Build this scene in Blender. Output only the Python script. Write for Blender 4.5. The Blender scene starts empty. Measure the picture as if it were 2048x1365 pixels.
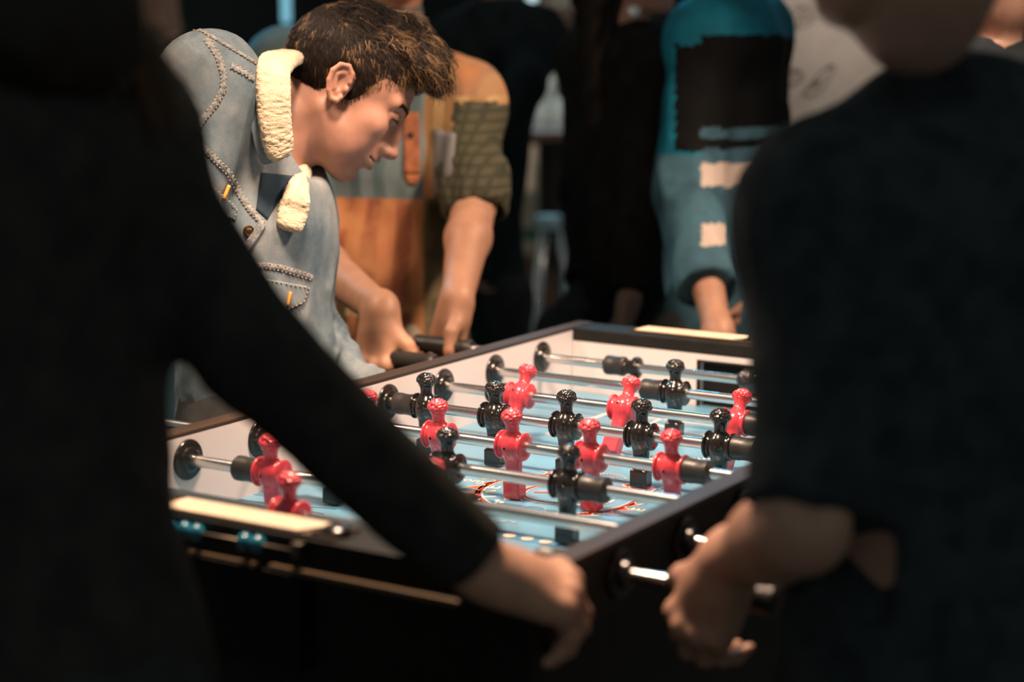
import bpy, bmesh, math, random
import numpy as np
from mathutils import Vector, Matrix, noise as mnoise
from mathutils.bvhtree import BVHTree

random.seed(7)
rng = np.random.default_rng(7)
scene = bpy.context.scene
col = scene.collection

# ---------------------------------------------------------------- camera
ZT = 0.85                                   # height of the rods above the floor
CAM = np.array([1.6594, -1.7001, .5795 + ZT])
YAW, PITCH, ROLL, FPX = -.5588, .17, .0019, 3817.5
_cy, _sy, _cp, _sp = math.cos(YAW), math.sin(YAW), math.cos(PITCH), math.sin(PITCH)
FW = np.array([_sy * _cp, _cy * _cp, -_sp])
_rt = np.array([_cy, -_sy, 0.0]); _up = np.cross(_rt, FW)
_cr, _sr = math.cos(ROLL), math.sin(ROLL)
RT = _cr * _rt + _sr * _up
UP = -_sr * _rt + _cr * _up
cam_data = bpy.data.cameras.new('camera')
cam_data.sensor_width = 36.0
cam_data.lens = FPX / 2048.0 * 36.0
cam_data.clip_start = .05
cam_data.dof.use_dof = True
cam_data.dof.focus_distance = 2.72
cam_data.dof.aperture_fstop = 2.1
cam_data.dof.aperture_blades = 0
cam = bpy.data.objects.new('camera', cam_data)
col.objects.link(cam)
cam.matrix_world = Matrix(((RT[0], UP[0], -FW[0], CAM[0]), (RT[1], UP[1], -FW[1], CAM[1]),
                           (RT[2], UP[2], -FW[2], CAM[2]), (0, 0, 0, 1)))
scene.camera = cam

def ray(u, v):
    return FW + RT * (u - 1024.0) / FPX + UP * (682.5 - v) / FPX
def px(u, v, d):                            # a world point seen at (u, v), d metres deep
    return CAM + ray(u, v) * d
def rel(x, y, z):                           # a world point from table coordinates (z from the rods)
    return np.array([x, y, z + ZT])

# ---------------------------------------------------------------- world, lights, exposure
scene.view_settings.view_transform = 'Standard'
scene.view_settings.look = 'None'
scene.view_settings.gamma = 1.0
scene.view_settings.exposure = 0.0
scene.view_settings.use_curve_mapping = False
world = bpy.data.worlds.new('world'); scene.world = world
world.use_nodes = True
world.node_tree.nodes['Background'].inputs[0].default_value = (.55, .62, .6, 1)
world.node_tree.nodes['Background'].inputs[1].default_value = .21

def lamp(name, kind, loc, target, color, energy, size=.3, spot=1.6, blend=.6, spread=None):
    d = bpy.data.lights.new(name, kind)
    d.color = color; d.energy = energy
    if kind == 'AREA':
        d.shape = 'DISK'; d.size = size
        if spread: d.spread = spread
    else:
        d.shadow_soft_size = size
        if kind == 'SPOT': d.spot_size = spot; d.spot_blend = blend
    o = bpy.data.objects.new(name, d); col.objects.link(o)
    o.location = loc
    o.rotation_euler = (Vector(target) - Vector(loc)).to_track_quat('-Z', 'Y').to_euler()
    return o
lamp('table_lamp', 'SPOT', (.28, .25, 2.25), (.40, .42, .85), (1.0, .70, .50), 235, .12, 1.22, .35)
lamp('side_lamp', 'SPOT', (1.05, 1.25, 2.35), (-.15, 1.12, .90), (1.0, .72, .54), 165, .14, 1.05, .7)
lamp('key_lamp', 'SPOT', (-.95, .18, 2.45), (-.22, .68, 1.22), (1.0, .70, .49), 108, .09, .80, .6)
lamp('front_lamp', 'SPOT', (.45, -1.55, 2.55), (-.30, .95, 1.12), (1.0, .68, .47), 60, .10, .60, .5)
lamp('stage_light_teal', 'SPOT', (-2.5, 1.75, 2.4), (-.84, 1.40, 1.33), (.10, .55, .8), 150, .15, .26, .6)
lamp('stage_light_blue', 'SPOT', (-.9, 3.4, 2.6), (-.05, 1.85, 1.40), (.06, .50, .8), 130, .2, .40, .6)
lamp('bar_light', 'AREA', (-3.0, 6.2, 2.9), (-3.2, 6.5, 0), (.35, .75, .85), 70, 1.2)
lamp('bar_spot', 'SPOT', (-1.45, 3.05, 2.7), (-2.2, 4.4, .85), (1.0, .88, .76), 170, .1, .62, .6)
lamp('doodle_fill', 'SPOT', (.55, 1.9, 2.5), (-.22, 2.75, 1.25), (1.0, .80, .66), 70, .1, .6, .8)  # unseen fill light added to brighten the doodle shirt
# ---------------------------------------------------------------- materials
def nmat(name):
    m = bpy.data.materials.new(name); m.use_nodes = True
    nt = m.node_tree
    return m, nt, nt.nodes['Principled BSDF']
def mat(name, color, rough=.6, metal=0.0, spec=None, vary=.0, scale=20, bump=0.0, bscale=None, coat=0.0, sheen=0.0, color2=None, stretch=(1, 1, 1), sss=0.0, trans=0.0, detail=4):
    m, nt, b = nmat(name)
    spec = (.12 if rough >= .7 else .5) if spec is None else spec
    b.inputs['Base Color'].default_value = (*color, 1)
    b.inputs['Roughness'].default_value = rough
    b.inputs['Metallic'].default_value = metal
    b.inputs['Specular IOR Level'].default_value = spec
    b.inputs['Coat Weight'].default_value = coat
    b.inputs['Coat Roughness'].default_value = .08
    b.inputs['Sheen Weight'].default_value = sheen
    b.inputs['Transmission Weight'].default_value = trans
    if sss:
        b.inputs['Subsurface Weight'].default_value = sss
        b.inputs['Subsurface Radius'].default_value = (.012, .005, .003)
        b.inputs['Subsurface Scale'].default_value = 1.0
    tc = nt.nodes.new('ShaderNodeTexCoord'); mp = nt.nodes.new('ShaderNodeMapping')
    mp.inputs['Scale'].default_value = stretch
    nt.links.new(tc.outputs['Object'], mp.inputs['Vector'])
    if vary or color2:
        n = nt.nodes.new('ShaderNodeTexNoise'); n.inputs['Scale'].default_value = scale; n.inputs['Detail'].default_value = detail
        nt.links.new(mp.outputs[0], n.inputs['Vector'])
        r = nt.nodes.new('ShaderNodeValToRGB')
        c2 = color2 if color2 else tuple(c * (1 - vary) for c in color)
        c1 = color if color2 else tuple(min(1, c * (1 + vary)) for c in color)
        r.color_ramp.elements[0].color = (*c2, 1); r.color_ramp.elements[0].position = .35
        r.color_ramp.elements[1].color = (*c1, 1); r.color_ramp.elements[1].position = .65
        nt.links.new(n.outputs['Fac'], r.inputs[0]); nt.links.new(r.outputs[0], b.inputs['Base Color'])
    if bump:
        n2 = nt.nodes.new('ShaderNodeTexNoise'); n2.inputs['Scale'].default_value = bscale or scale * 4; n2.inputs['Detail'].default_value = 3
        nt.links.new(mp.outputs[0], n2.inputs['Vector'])
        bp = nt.nodes.new('ShaderNodeBump'); bp.inputs['Strength'].default_value = bump; bp.inputs['Distance'].default_value = .003
        nt.links.new(n2.outputs['Fac'], bp.inputs['Height']); nt.links.new(bp.outputs[0], b.inputs['Normal'])
    return m
def stripes(name, c1, c2, scale, axis='X', width=.5, rough=.85, bump=.3, noise=4.0, c3=None):
    """Woven cloth with soft uneven stripes along an axis of the object."""
    m, nt, b = nmat(name)
    b.inputs['Roughness'].default_value = rough; b.inputs['Specular IOR Level'].default_value = .2
    tc = nt.nodes.new('ShaderNodeTexCoord')
    w = nt.nodes.new('ShaderNodeTexWave'); w.wave_type = 'BANDS'; w.bands_direction = axis
    w.inputs['Scale'].default_value = scale; w.inputs['Distortion'].default_value = noise; w.inputs['Detail'].default_value = 2
    w.inputs['Detail Scale'].default_value = .4
    nt.links.new(tc.outputs['Object'], w.inputs['Vector'])
    r = nt.nodes.new('ShaderNodeValToRGB')
    r.color_ramp.elements[0].color = (*c1, 1); r.color_ramp.elements[0].position = max(0, width - .15)
    r.color_ramp.elements[1].color = (*c2, 1); r.color_ramp.elements[1].position = min(1, width + .15)
    nt.links.new(w.outputs['Fac'], r.inputs[0])
    n = nt.nodes.new('ShaderNodeTexNoise'); n.inputs['Scale'].default_value = 14; n.inputs['Detail'].default_value = 5
    nt.links.new(tc.outputs['Object'], n.inputs['Vector'])
    mx = nt.nodes.new('ShaderNodeMix'); mx.data_type = 'RGBA'; mx.blend_type = 'MIX'
    rr = nt.nodes.new('ShaderNodeValToRGB'); rr.color_ramp.elements[0].position = .45; rr.color_ramp.elements[1].position = .62
    nt.links.new(n.outputs['Fac'], rr.inputs[0]); nt.links.new(rr.outputs[0], mx.inputs[0])
    c3 = c3 or tuple(a * .75 for a in c1)
    nt.links.new(r.outputs[0], mx.inputs[6]); mx.inputs[7].default_value = (*c3, 1)
    nt.links.new(mx.outputs[2], b.inputs['Base Color'])
    n2 = nt.nodes.new('ShaderNodeTexNoise'); n2.inputs['Scale'].default_value = 260
    nt.links.new(tc.outputs['Object'], n2.inputs['Vector'])
    bp = nt.nodes.new('ShaderNodeBump'); bp.inputs['Strength'].default_value = bump; bp.inputs['Distance'].default_value = .002
    nt.links.new(n2.outputs['Fac'], bp.inputs['Height']); nt.links.new(bp.outputs[0], b.inputs['Normal'])
    return m
def plaid(name, base, line, scale, rough=.85, line2=None):
    m, nt, b = nmat(name)
    b.inputs['Roughness'].default_value = rough; b.inputs['Specular IOR Level'].default_value = .2
    tc = nt.nodes.new('ShaderNodeTexCoord')
    last = None
    for ax, c in (('X', line), ('Z', line2 or line)):
        w = nt.nodes.new('ShaderNodeTexWave'); w.bands_direction = ax
        w.inputs['Scale'].default_value = scale; w.inputs['Distortion'].default_value = .6
        nt.links.new(tc.outputs['Object'], w.inputs['Vector'])
        r = nt.nodes.new('ShaderNodeValToRGB'); r.color_ramp.elements[0].position = .62; r.color_ramp.elements[1].position = .8
        nt.links.new(w.outputs['Fac'], r.inputs[0])
        mx = nt.nodes.new('ShaderNodeMix'); mx.data_type = 'RGBA'
        nt.links.new(r.outputs[0], mx.inputs[0])
        if last is None: mx.inputs[6].default_value = (*base, 1)
        else: nt.links.new(last, mx.inputs[6])
        mx.inputs[7].default_value = (*c, 1)
        last = mx.outputs[2]
    nt.links.new(last, b.inputs['Base Color'])
    return m
def glow(name, color, strength):
    m, nt, b = nmat(name)
    b.inputs['Base Color'].default_value = (*color, 1)
    b.inputs['Emission Color'].default_value = (*color, 1)
    b.inputs['Emission Strength'].default_value = strength
    return m

# ---------------------------------------------------------------- objects
def link(name, me, material=None, parent=None, smooth=True):
    o = bpy.data.objects.new(name, me); col.objects.link(o)
    ms = material if isinstance(material, (list, tuple)) else ([material] if material else [])
    for m in ms: me.materials.append(m)
    if smooth: me.shade_smooth()
    if parent: o.parent = parent
    return o
def tag(o, label=None, cat=None, group=None, kind=None):
    if label: o['label'] = label
    if cat: o['category'] = cat
    if group: o['group'] = group
    if kind: o['kind'] = kind
    return o
def empty(name, loc, label, cat, group=None):
    o = bpy.data.objects.new(name, None); col.objects.link(o); o.location = loc
    o.empty_display_size = .05
    return tag(o, label, cat, group)

class MB:
    """Collects shapes into ONE mesh."""
    def __init__(s): s.bm = bmesh.new()
    def box(s, lo, hi, bevel=0.0, mi=0, seg=2):
        b = bmesh.new(); bmesh.ops.create_cube(b, size=1)
        lo = Vector(lo); hi = Vector(hi)
        for v in b.verts:
            v.co = Vector([(lo[i] + hi[i]) / 2 + v.co[i] * (hi[i] - lo[i]) for i in range(3)])
        if bevel: bmesh.ops.bevel(b, geom=list(b.edges), offset=bevel, segments=seg, affect='EDGES', profile=.6)
        for f in b.faces: f.material_index = mi; f.smooth = False
        s.merge(b)
    def merge(s, b, M=None):
        if M is not None: b.transform(M)
        me = bpy.data.meshes.new('tmp'); b.to_mesh(me); b.free()
        s.bm.from_mesh(me); bpy.data.meshes.remove(me)
    def lathe(s, prof, axis='Z', at=(0, 0, 0), n=24, mi=0, M=None):
        """prof = [(radius, height)...] turned round the axis."""
        b = bmesh.new(); rings = []
        for r, h in prof:
            rings.append([b.verts.new((max(r, 1e-5) * math.cos(2 * math.pi * i / n), max(r, 1e-5) * math.sin(2 * math.pi * i / n), h)) for i in range(n)])
        for a, c in zip(rings[:-1], rings[1:]):
            for i in range(n): b.faces.new((a[i], a[(i + 1) % n], c[(i + 1) % n], c[i]))
        b.faces.new(list(reversed(rings[0]))); b.faces.new(rings[-1])
        for f in b.faces: f.material_index = mi; f.smooth = True
        pr_ = [(prof[0][0] - 1, prof[0][1])] + list(prof) + [(prof[-1][0] - 1, prof[-1][1])]
        for i in range(len(prof)):                  # crisp rims where the profile turns sharply
            d1 = Vector((pr_[i + 1][0] - pr_[i][0], pr_[i + 1][1] - pr_[i][1])); d2 = Vector((pr_[i + 2][0] - pr_[i + 1][0], pr_[i + 2][1] - pr_[i + 1][1]))
            if d1.length and d2.length and d1.angle(d2) > .6:
                R_ = set(rings[i])
                for v in rings[i]:
                    for e in v.link_edges:
                        if e.other_vert(v) in R_: e.smooth = False
        bmesh.ops.recalc_face_normals(b, faces=b.faces)
        if M is None:
            M = Matrix.Translation(at)
            if axis == 'X': M = M @ Matrix.Rotation(math.pi / 2, 4, 'Y')
            if axis == 'Y': M = M @ Matrix.Rotation(-math.pi / 2, 4, 'X')
        s.merge(b, M)
    def tube(s, pts, r, n=8, mi=0, closed=False):
        pts = [Vector(p) for p in pts]
        rs = r if isinstance(r, (list, tuple, np.ndarray)) else [r] * len(pts)
        b = bmesh.new(); rings = []
        prev = None
        for i, p in enumerate(pts):
            t = (pts[min(i + 1, len(pts) - 1)] - pts[max(i - 1, 0)])
            if t.length < 1e-9: t = Vector((0, 0, 1))
            t.normalize()
            if prev is None:
                u = t.orthogonal().normalized()
            else:
                u = prev - t * prev.dot(t)
                u = u.normalized() if u.length > 1e-6 else t.orthogonal().normalized()
            prev = u; w = t.cross(u)
            rings.append([b.verts.new(p + (u * math.cos(2 * math.pi * k / n) + w * math.sin(2 * math.pi * k / n)) * rs[i]) for k in range(n)])
        for a, c in zip(rings[:-1], rings[1:]):
            for k in range(n): b.faces.new((a[k], a[(k + 1) % n], c[(k + 1) % n], c[k]))
        b.faces.new(list(reversed(rings[0]))); b.faces.new(rings[-1])
        for f in b.faces: f.material_index = mi; f.smooth = True
        s.merge(b)
    def poly(s, pts, z0, z1, mi=0):
        """Flat outline (x, y) with thickness z0..z1."""
        b = bmesh.new()
        top = [b.verts.new((x, y, z1)) for x, y in pts]; bot = [b.verts.new((x, y, z0)) for x, y in pts]
        f = b.faces.new(top); b.faces.new(list(reversed(bot)))
        for i in range(len(pts)): b.faces.new((bot[i], bot[(i + 1) % len(pts)], top[(i + 1) % len(pts)], top[i]))
        bmesh.ops.recalc_face_normals(b, faces=b.faces)
        for f in b.faces: f.material_index = mi
        s.merge(b)
    def build(s, name, material, parent=None, smooth=None):
        me = bpy.data.meshes.new(name); s.bm.to_mesh(me); s.bm.free()
        o = bpy.data.objects.new(name, me); col.objects.link(o)
        for m in (material if isinstance(material, (list, tuple)) else [material]): me.materials.append(m)
        if smooth: me.shade_smooth()
        if parent: o.parent = parent
        return o

def copy_tree(o, parent=None):
    c = o.copy(); col.objects.link(c)
    if parent: c.parent = parent
    for ch in list(o.children): copy_tree(ch, c)
    return c

# ---------------------------------------------------------------- soft bodies: distance fields meshed as one surface
def axis(lo, hi, coarse, fine=()):
    pts = [lo]
    while pts[-1] < hi:
        h = coarse
        for a, b, f in fine:
            if a - f <= pts[-1] <= b: h = min(h, f)
            elif pts[-1] < a < pts[-1] + h: h = max(min(h, a - pts[-1]), f)
        pts.append(pts[-1] + h)
    return np.array(pts, np.float32)
class Field:
    def __init__(s, lo, hi, h, fine=()):
        """fine = [(lo, hi, voxel), ...] boxes meshed more closely."""
        s.ax = [axis(lo[i], hi[i], h, [(f[0][i], f[1][i], f[2]) for f in fine]) for i in range(3)]
        s.v = np.full([len(a) for a in s.ax], 1.0, np.float32)
    def sub(s, lo, hi):
        sl = []
        for i in range(3):
            a = max(0, int(np.searchsorted(s.ax[i], lo[i])) - 2); b = min(len(s.ax[i]), int(np.searchsorted(s.ax[i], hi[i])) + 2)
            if b <= a: return None
            sl.append(slice(a, b))
        X = s.ax[0][sl[0]][:, None, None]; Y = s.ax[1][sl[1]][None, :, None]; Z = s.ax[2][sl[2]][None, None, :]
        return tuple(sl), X, Y, Z
    def apply(s, fn, lo, hi, k, mode='add'):
        m = k + .012
        q = s.sub(np.array(lo) - m, np.array(hi) + m)
        if q is None: return
        sl, X, Y, Z = q
        d = fn(X, Y, Z); a = s.v[sl]
        if mode == 'cut': d = -d; 
        if mode == 'add':
            if k <= 0: s.v[sl] = np.minimum(a, d)
            else:
                h = np.maximum(k - np.abs(a - d), 0) / k
                s.v[sl] = np.minimum(a, d) - h * h * k * .25
        else:
            if k <= 0: s.v[sl] = np.maximum(a, d)
            else:
                h = np.maximum(k - np.abs(a - d), 0) / k
                s.v[sl] = np.maximum(a, d) + h * h * k * .25
    def seg(s, a, b, ra, rb, k=.02, flat=None, ratio=1.0, mode='add'):
        """Tapered limb from a to b; flat/ratio squash it along one direction."""
        a = np.asarray(a, float); b = np.asarray(b, float); ab = b - a; L = float(ab @ ab) + 1e-12
        u = None if flat is None else np.asarray(flat, float) / np.linalg.norm(flat)
        def fn(X, Y, Z):
            x, y, z = X - a[0], Y - a[1], Z - a[2]
            t = np.clip((x * ab[0] + y * ab[1] + z * ab[2]) / L, 0, 1)
            x = x - t * ab[0]; y = y - t * ab[1]; z = z - t * ab[2]
            q = x * x + y * y + z * z; r = ra + (rb - ra) * t
            if u is None: return np.sqrt(q) - r
            w = x * u[0] + y * u[1] + z * u[2]
            return (np.sqrt(np.maximum(q + w * w * (1 / ratio ** 2 - 1), 0)) - r) * (.5 + .5 * min(1, ratio))
        R = max(ra, rb) * max(1, ratio)
        s.apply(fn, np.minimum(a, b) - R, np.maximum(a, b) + R, k, mode)
    def chain(s, pts, rs, k=.02, **kw):
        for i in range(len(pts) - 1): s.seg(pts[i], pts[i + 1], rs[i], rs[i + 1], k, **kw)
    def ell(s, c, r, M=None, k=.02, mode='add'):
        """Ellipsoid with radii r along the rows of M."""
        c = np.asarray(c, float); M = np.eye(3) if M is None else np.asarray(M, float)
        def fn(X, Y, Z):
            x, y, z = X - c[0], Y - c[1], Z - c[2]
            q = [(x * M[i][0] + y * M[i][1] + z * M[i][2]) for i in range(3)]
            k0 = np.sqrt(sum((q[i] / r[i]) ** 2 for i in range(3))); k1 = np.sqrt(sum((q[i] / r[i] ** 2) ** 2 for i in range(3)))
            return k0 * (k0 - 1) / np.maximum(k1, 1e-6)
        R = np.sqrt(sum((np.abs(M[i]) * r[i]) ** 2 for i in range(3)))
        s.apply(fn, c - R, c + R, k, mode)
    def slab(s, c, M, half, rnd, k=.01, mode='add'):
        """Rounded box with half sizes along the rows of M."""
        c = np.asarray(c, float); M = np.asarray(M, float); half = np.asarray(half, float)
        def fn(X, Y, Z):
            x, y, z = X - c[0], Y - c[1], Z - c[2]
            q = [np.abs(x * M[i][0] + y * M[i][1] + z * M[i][2]) - half[i] + rnd for i in range(3)]
            out = np.sqrt(sum(np.maximum(t, 0) ** 2 for t in q))
            return out + np.minimum(np.maximum(np.maximum(q[0], q[1]), q[2]), 0) - rnd
        R = np.sqrt(sum((np.abs(M[i]) * half[i]) ** 2 for i in range(3))) * 1.4
        s.apply(fn, c - R, c + R, k, mode)
    def mesh(s, smooth=2):
        v = s.v; ins = v < 0
        c = [ins[i:ins.shape[0] - 1 + i, j:ins.shape[1] - 1 + j, k:ins.shape[2] - 1 + k] for i in (0, 1) for j in (0, 1) for k in (0, 1)]
        n = np.zeros(c[0].shape, np.uint8)
        for q in c: n += q
        act = np.argwhere((n > 0) & (n < 8))
        idx = np.full(n.shape, -1, np.int32); idx[act[:, 0], act[:, 1], act[:, 2]] = np.arange(len(act))
        acc = np.zeros((len(act), 3)); cnt = np.zeros(len(act))
        for ax_ in range(3):
            for p in (0, 1):
                for q in (0, 1):
                    o0 = [0, 0, 0]; oth = [i for i in range(3) if i != ax_]; o0[oth[0]] = p; o0[oth[1]] = q
                    o1 = list(o0); o1[ax_] = 1
                    A = act + o0; B = act + o1
                    va = v[A[:, 0], A[:, 1], A[:, 2]]; vb = v[B[:, 0], B[:, 1], B[:, 2]]
                    m = (va < 0) != (vb < 0)
                    t = va[m] / (va[m] - vb[m])
                    pos = A[m].astype(float); pos[:, ax_] += t
                    acc[m] += pos; cnt[m] += 1
        P = acc / cnt[:, None]
        V = np.stack([np.interp(P[:, i], np.arange(len(s.ax[i])), s.ax[i]) for i in range(3)], 1)
        F = []
        for ax_ in range(3):
            a = [slice(None)] * 3; b = [slice(None)] * 3
            a[ax_] = slice(0, -1); b[ax_] = slice(1, None)
            d = ins[tuple(a)] != ins[tuple(b)]
            o1, o2 = [(1, 2), (2, 0), (0, 1)][ax_]
            E = np.argwhere(d)
            E = E[(E[:, o1] > 0) & (E[:, o2] > 0) & (E[:, o1] < v.shape[o1] - 1) & (E[:, o2] < v.shape[o2] - 1)]
            fl = ins[E[:, 0], E[:, 1], E[:, 2]]
            def cell(e1, e2):
                q = E.copy(); q[:, o1] -= e1; q[:, o2] -= e2
                return idx[q[:, 0], q[:, 1], q[:, 2]]
            quad = np.stack([cell(1, 1), cell(0, 1), cell(0, 0), cell(1, 0)], 1)
            quad[~fl] = quad[~fl][:, ::-1]
            F.append(quad)
        F = np.concatenate(F); F = F[(F >= 0).all(1)]
        for _ in range(smooth):
            V = relax(V, F, .5)
        return V, F
def relax(V, F, w):
    S = np.zeros_like(V); n = np.zeros(len(V))
    for i in range(4):
        a, b = F[:, i], F[:, (i + 1) % 4]
        for c in range(3):
            S[:, c] += np.bincount(a, V[b, c], len(V)) + np.bincount(b, V[a, c], len(V))
        n += np.bincount(a, minlength=len(V)) + np.bincount(b, minlength=len(V))
    return V * (1 - w) + w * S / np.maximum(n, 1)[:, None]
def normals(V, F):
    fn = np.cross(V[F[:, 2]] - V[F[:, 0]], V[F[:, 3]] - V[F[:, 1]])
    N = np.zeros_like(V)
    for i in range(4):
        for c in range(3): N[:, c] += np.bincount(F[:, i], fn[:, c], len(V))
    return N / np.maximum(np.linalg.norm(N, axis=1), 1e-12)[:, None]
_lat = rng.random((32, 32, 32))
def vnoise(P):
    """Smooth value noise in 0..1 at the rows of P."""
    i = np.floor(P).astype(int); f = P - i; f = f * f * (3 - 2 * f); r = 0
    for a in (0, 1):
        for b in (0, 1):
            for c in (0, 1):
                w = (f[:, 0] if a else 1 - f[:, 0]) * (f[:, 1] if b else 1 - f[:, 1]) * (f[:, 2] if c else 1 - f[:, 2])
                r = r + w * _lat[(i[:, 0] + a) % 32, (i[:, 1] + b) % 32, (i[:, 2] + c) % 32]
    return r
def folds(V, F, amp, freq, along=None, squash=.35, seed=0, mask=None):
    """Cloth folds: ridged noise pushed out along the normals, long across `along`."""
    N = normals(V, F)
    P = V * freq
    if along is not None:
        d = np.asarray(along, float); d = d / np.linalg.norm(d)
        P = P - np.outer(P @ d, d) * (1 - squash)
    a = vnoise(P + 17.3 * (seed + 1)); b = vnoise(P * 2.1 + 5.1 * (seed + 1))
    r = (1 - np.abs(2 * a - 1)) ** 2 * .75 + (1 - np.abs(2 * b - 1)) ** 2 * .25
    d = amp * (r - .45)
    if mask is not None: d = d * mask(V)
    return V + N * d[:, None]
def tomesh(name, V, F, material, parent=None, pick=None):
    me = bpy.data.meshes.new(name)
    me.vertices.add(len(V)); me.vertices.foreach_set('co', np.asarray(V, np.float32).ravel())
    me.loops.add(F.size); me.loops.foreach_set('vertex_index', F.astype(np.int32).ravel())
    me.polygons.add(len(F)); me.polygons.foreach_set('loop_start', np.arange(0, F.size, F.shape[1], dtype=np.int32))
    o = bpy.data.objects.new(name, me); col.objects.link(o)
    for m in (material if isinstance(material, (list, tuple)) else [material]): me.materials.append(m)
    if pick is not None:
        C = V[F].mean(1); me.polygons.foreach_set('material_index', np.asarray(pick(C), np.int32))
    me.update(calc_edges=True); me.validate()
    me.shade_smooth()
    if parent: o.parent = parent
    return o
class Skin:
    """Rays onto a meshed body, to lay seams, flaps and buttons on its surface."""
    def __init__(s, V, F):
        s.t = BVHTree.FromPolygons([tuple(v) for v in V], [tuple(int(i) for i in f) for f in F])
    def hit(s, u, v, off=0.0):
        h = s.t.ray_cast(Vector(CAM), Vector(ray(u, v)).normalized())
        if h[0] is None: return None
        n = h[1]
        if n.dot(Vector(ray(u, v))) > 0: n = -n
        return h[0] + n * off, n
    def line(s, pts, off=0.0, step=4.0):
        out = []
        for (a, b), (c, d) in zip(pts[:-1], pts[1:]):
            k = max(1, int(math.hypot(c - a, d - b) / step))
            for i in range(k):
                t = i / k; h = s.hit(a + (c - a) * t, b + (d - b) * t, off)
                if h: out.append(h[0])
        h = s.hit(*pts[-1], off)
        if h: out.append(h[0])
        return out
    def patch(s, name, outline, thick, material, parent, n=14, off=0.0):
        """A cloth patch inside a four-cornered pixel outline, laid on the surface and given thickness."""
        (a, b, c, d) = [np.array(q, float) for q in outline]
        g = []
        for i in range(n):
            row = []
            for j in range(n):
                s_, t_ = i / (n - 1), j / (n - 1)
                q = a * (1 - s_) * (1 - t_) + b * s_ * (1 - t_) + c * s_ * t_ + d * (1 - s_) * t_
                row.append(s.hit(q[0], q[1]))
            g.append(row)
        bm = bmesh.new(); top = {}; bot = {}
        for i in range(n):
            for j in range(n):
                h = g[i][j]
                if h is None: continue
                e = 0 if (i in (0, n - 1) or j in (0, n - 1)) else 1
                top[i, j] = bm.verts.new(h[0] + h[1] * (off + thick * (.75 + .25 * e))); bot[i, j] = bm.verts.new(h[0] - h[1] * .002)
        def q4(D, i, j): return [D.get(k) for k in ((i, j), (i + 1, j), (i + 1, j + 1), (i, j + 1))]
        for i in range(n - 1):
            for j in range(n - 1):
                T, B = q4(top, i, j), q4(bot, i, j)
                if None in T: continue
                bm.faces.new(T); bm.faces.new(list(reversed(B)))
        for e in [e for e in bm.edges if e.is_boundary]:
            pass
        seq = [(i, 0) for i in range(n)] + [(n - 1, j) for j in range(1, n)] + [(i, n - 1) for i in range(n - 2, -1, -1)] + [(0, j) for j in range(n - 2, 0, -1)]
        for p, q in zip(seq, seq[1:] + seq[:1]):
            if p in top and q in top:
                try: bm.faces.new((top[p], bot[p], bot[q], top[q]))
                except ValueError: pass
        bmesh.ops.recalc_face_normals(bm, faces=bm.faces)
        me = bpy.data.meshes.new(name); bm.to_mesh(me); bm.free()
        return link(name, me, material, parent)
def nrm(v):
    v = np.asarray(v, float); return v / np.linalg.norm(v)
def rot(v, ax, deg):
    v = np.asarray(v, float); ax = nrm(ax); t = math.radians(deg)
    return v * math.cos(t) + np.cross(ax, v) * math.sin(t) + ax * (ax @ v) * (1 - math.cos(t))
# ---------------------------------------------------------------- the football table
W, Y0, Y1, ZF, ZR, RW = .70, -.105, 1.155, -.0755, .038, .029
ROW = [(i * .15) for i in range(8)]         # y of the eight rods
M_white = mat('table_white_laminate', (.70, .62, .60), .42, vary=.03, scale=6)
M_rail = mat('dark_brown_rail', (.042, .026, .017), .5, spec=.25, vary=.25, scale=30, stretch=(1, .1, 1))
M_black = mat('black_laminate', (.013, .012, .010), .5, spec=.2, vary=.2, scale=40)
M_gloss = mat('glossy_black_plastic', (.012, .011, .010), .22, spec=.5)
M_bump = mat('black_rubber', (.022, .020, .018), .42)
M_chrome = mat('polished_steel', (.74, .72, .70), .22, metal=1.0)
M_red = mat('red_plastic', (.62, .052, .075), .24, coat=.5)
M_manblack = mat('black_player_plastic', (.012, .010, .009), .16, coat=.5)
M_field = mat('blue_playfield', (.115, .27, .385), .34, vary=.10, scale=3.0)
M_line = mat('white_print', (.66, .60, .55), .35)
M_orange = mat('orange_red_print', (.66, .085, .04), .35)
M_dkblue = mat('deep_blue_print', (.055, .17, .27), .34)
M_dot = mat('cream_print', (.68, .52, .36), .35)
M_grey = mat('grey_blue_print', (.34, .40, .46), .35)
M_steel_dk = mat('dull_steel', (.16, .13, .10), .4, metal=1.0)
M_card = mat('cream_paper', (.74, .58, .42), .55, vary=.06, scale=60)
M_ink = mat('pale_brown_ink', (.62, .44, .28), .6)
M_teal = mat('teal_bead_plastic', (.015, .17, .26), .15, coat=.6)
M_brass = mat('brass', (.75, .48, .20), .25, metal=1.0)
M_hole = mat('dark_recess', (.012, .010, .009), .7)

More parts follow.
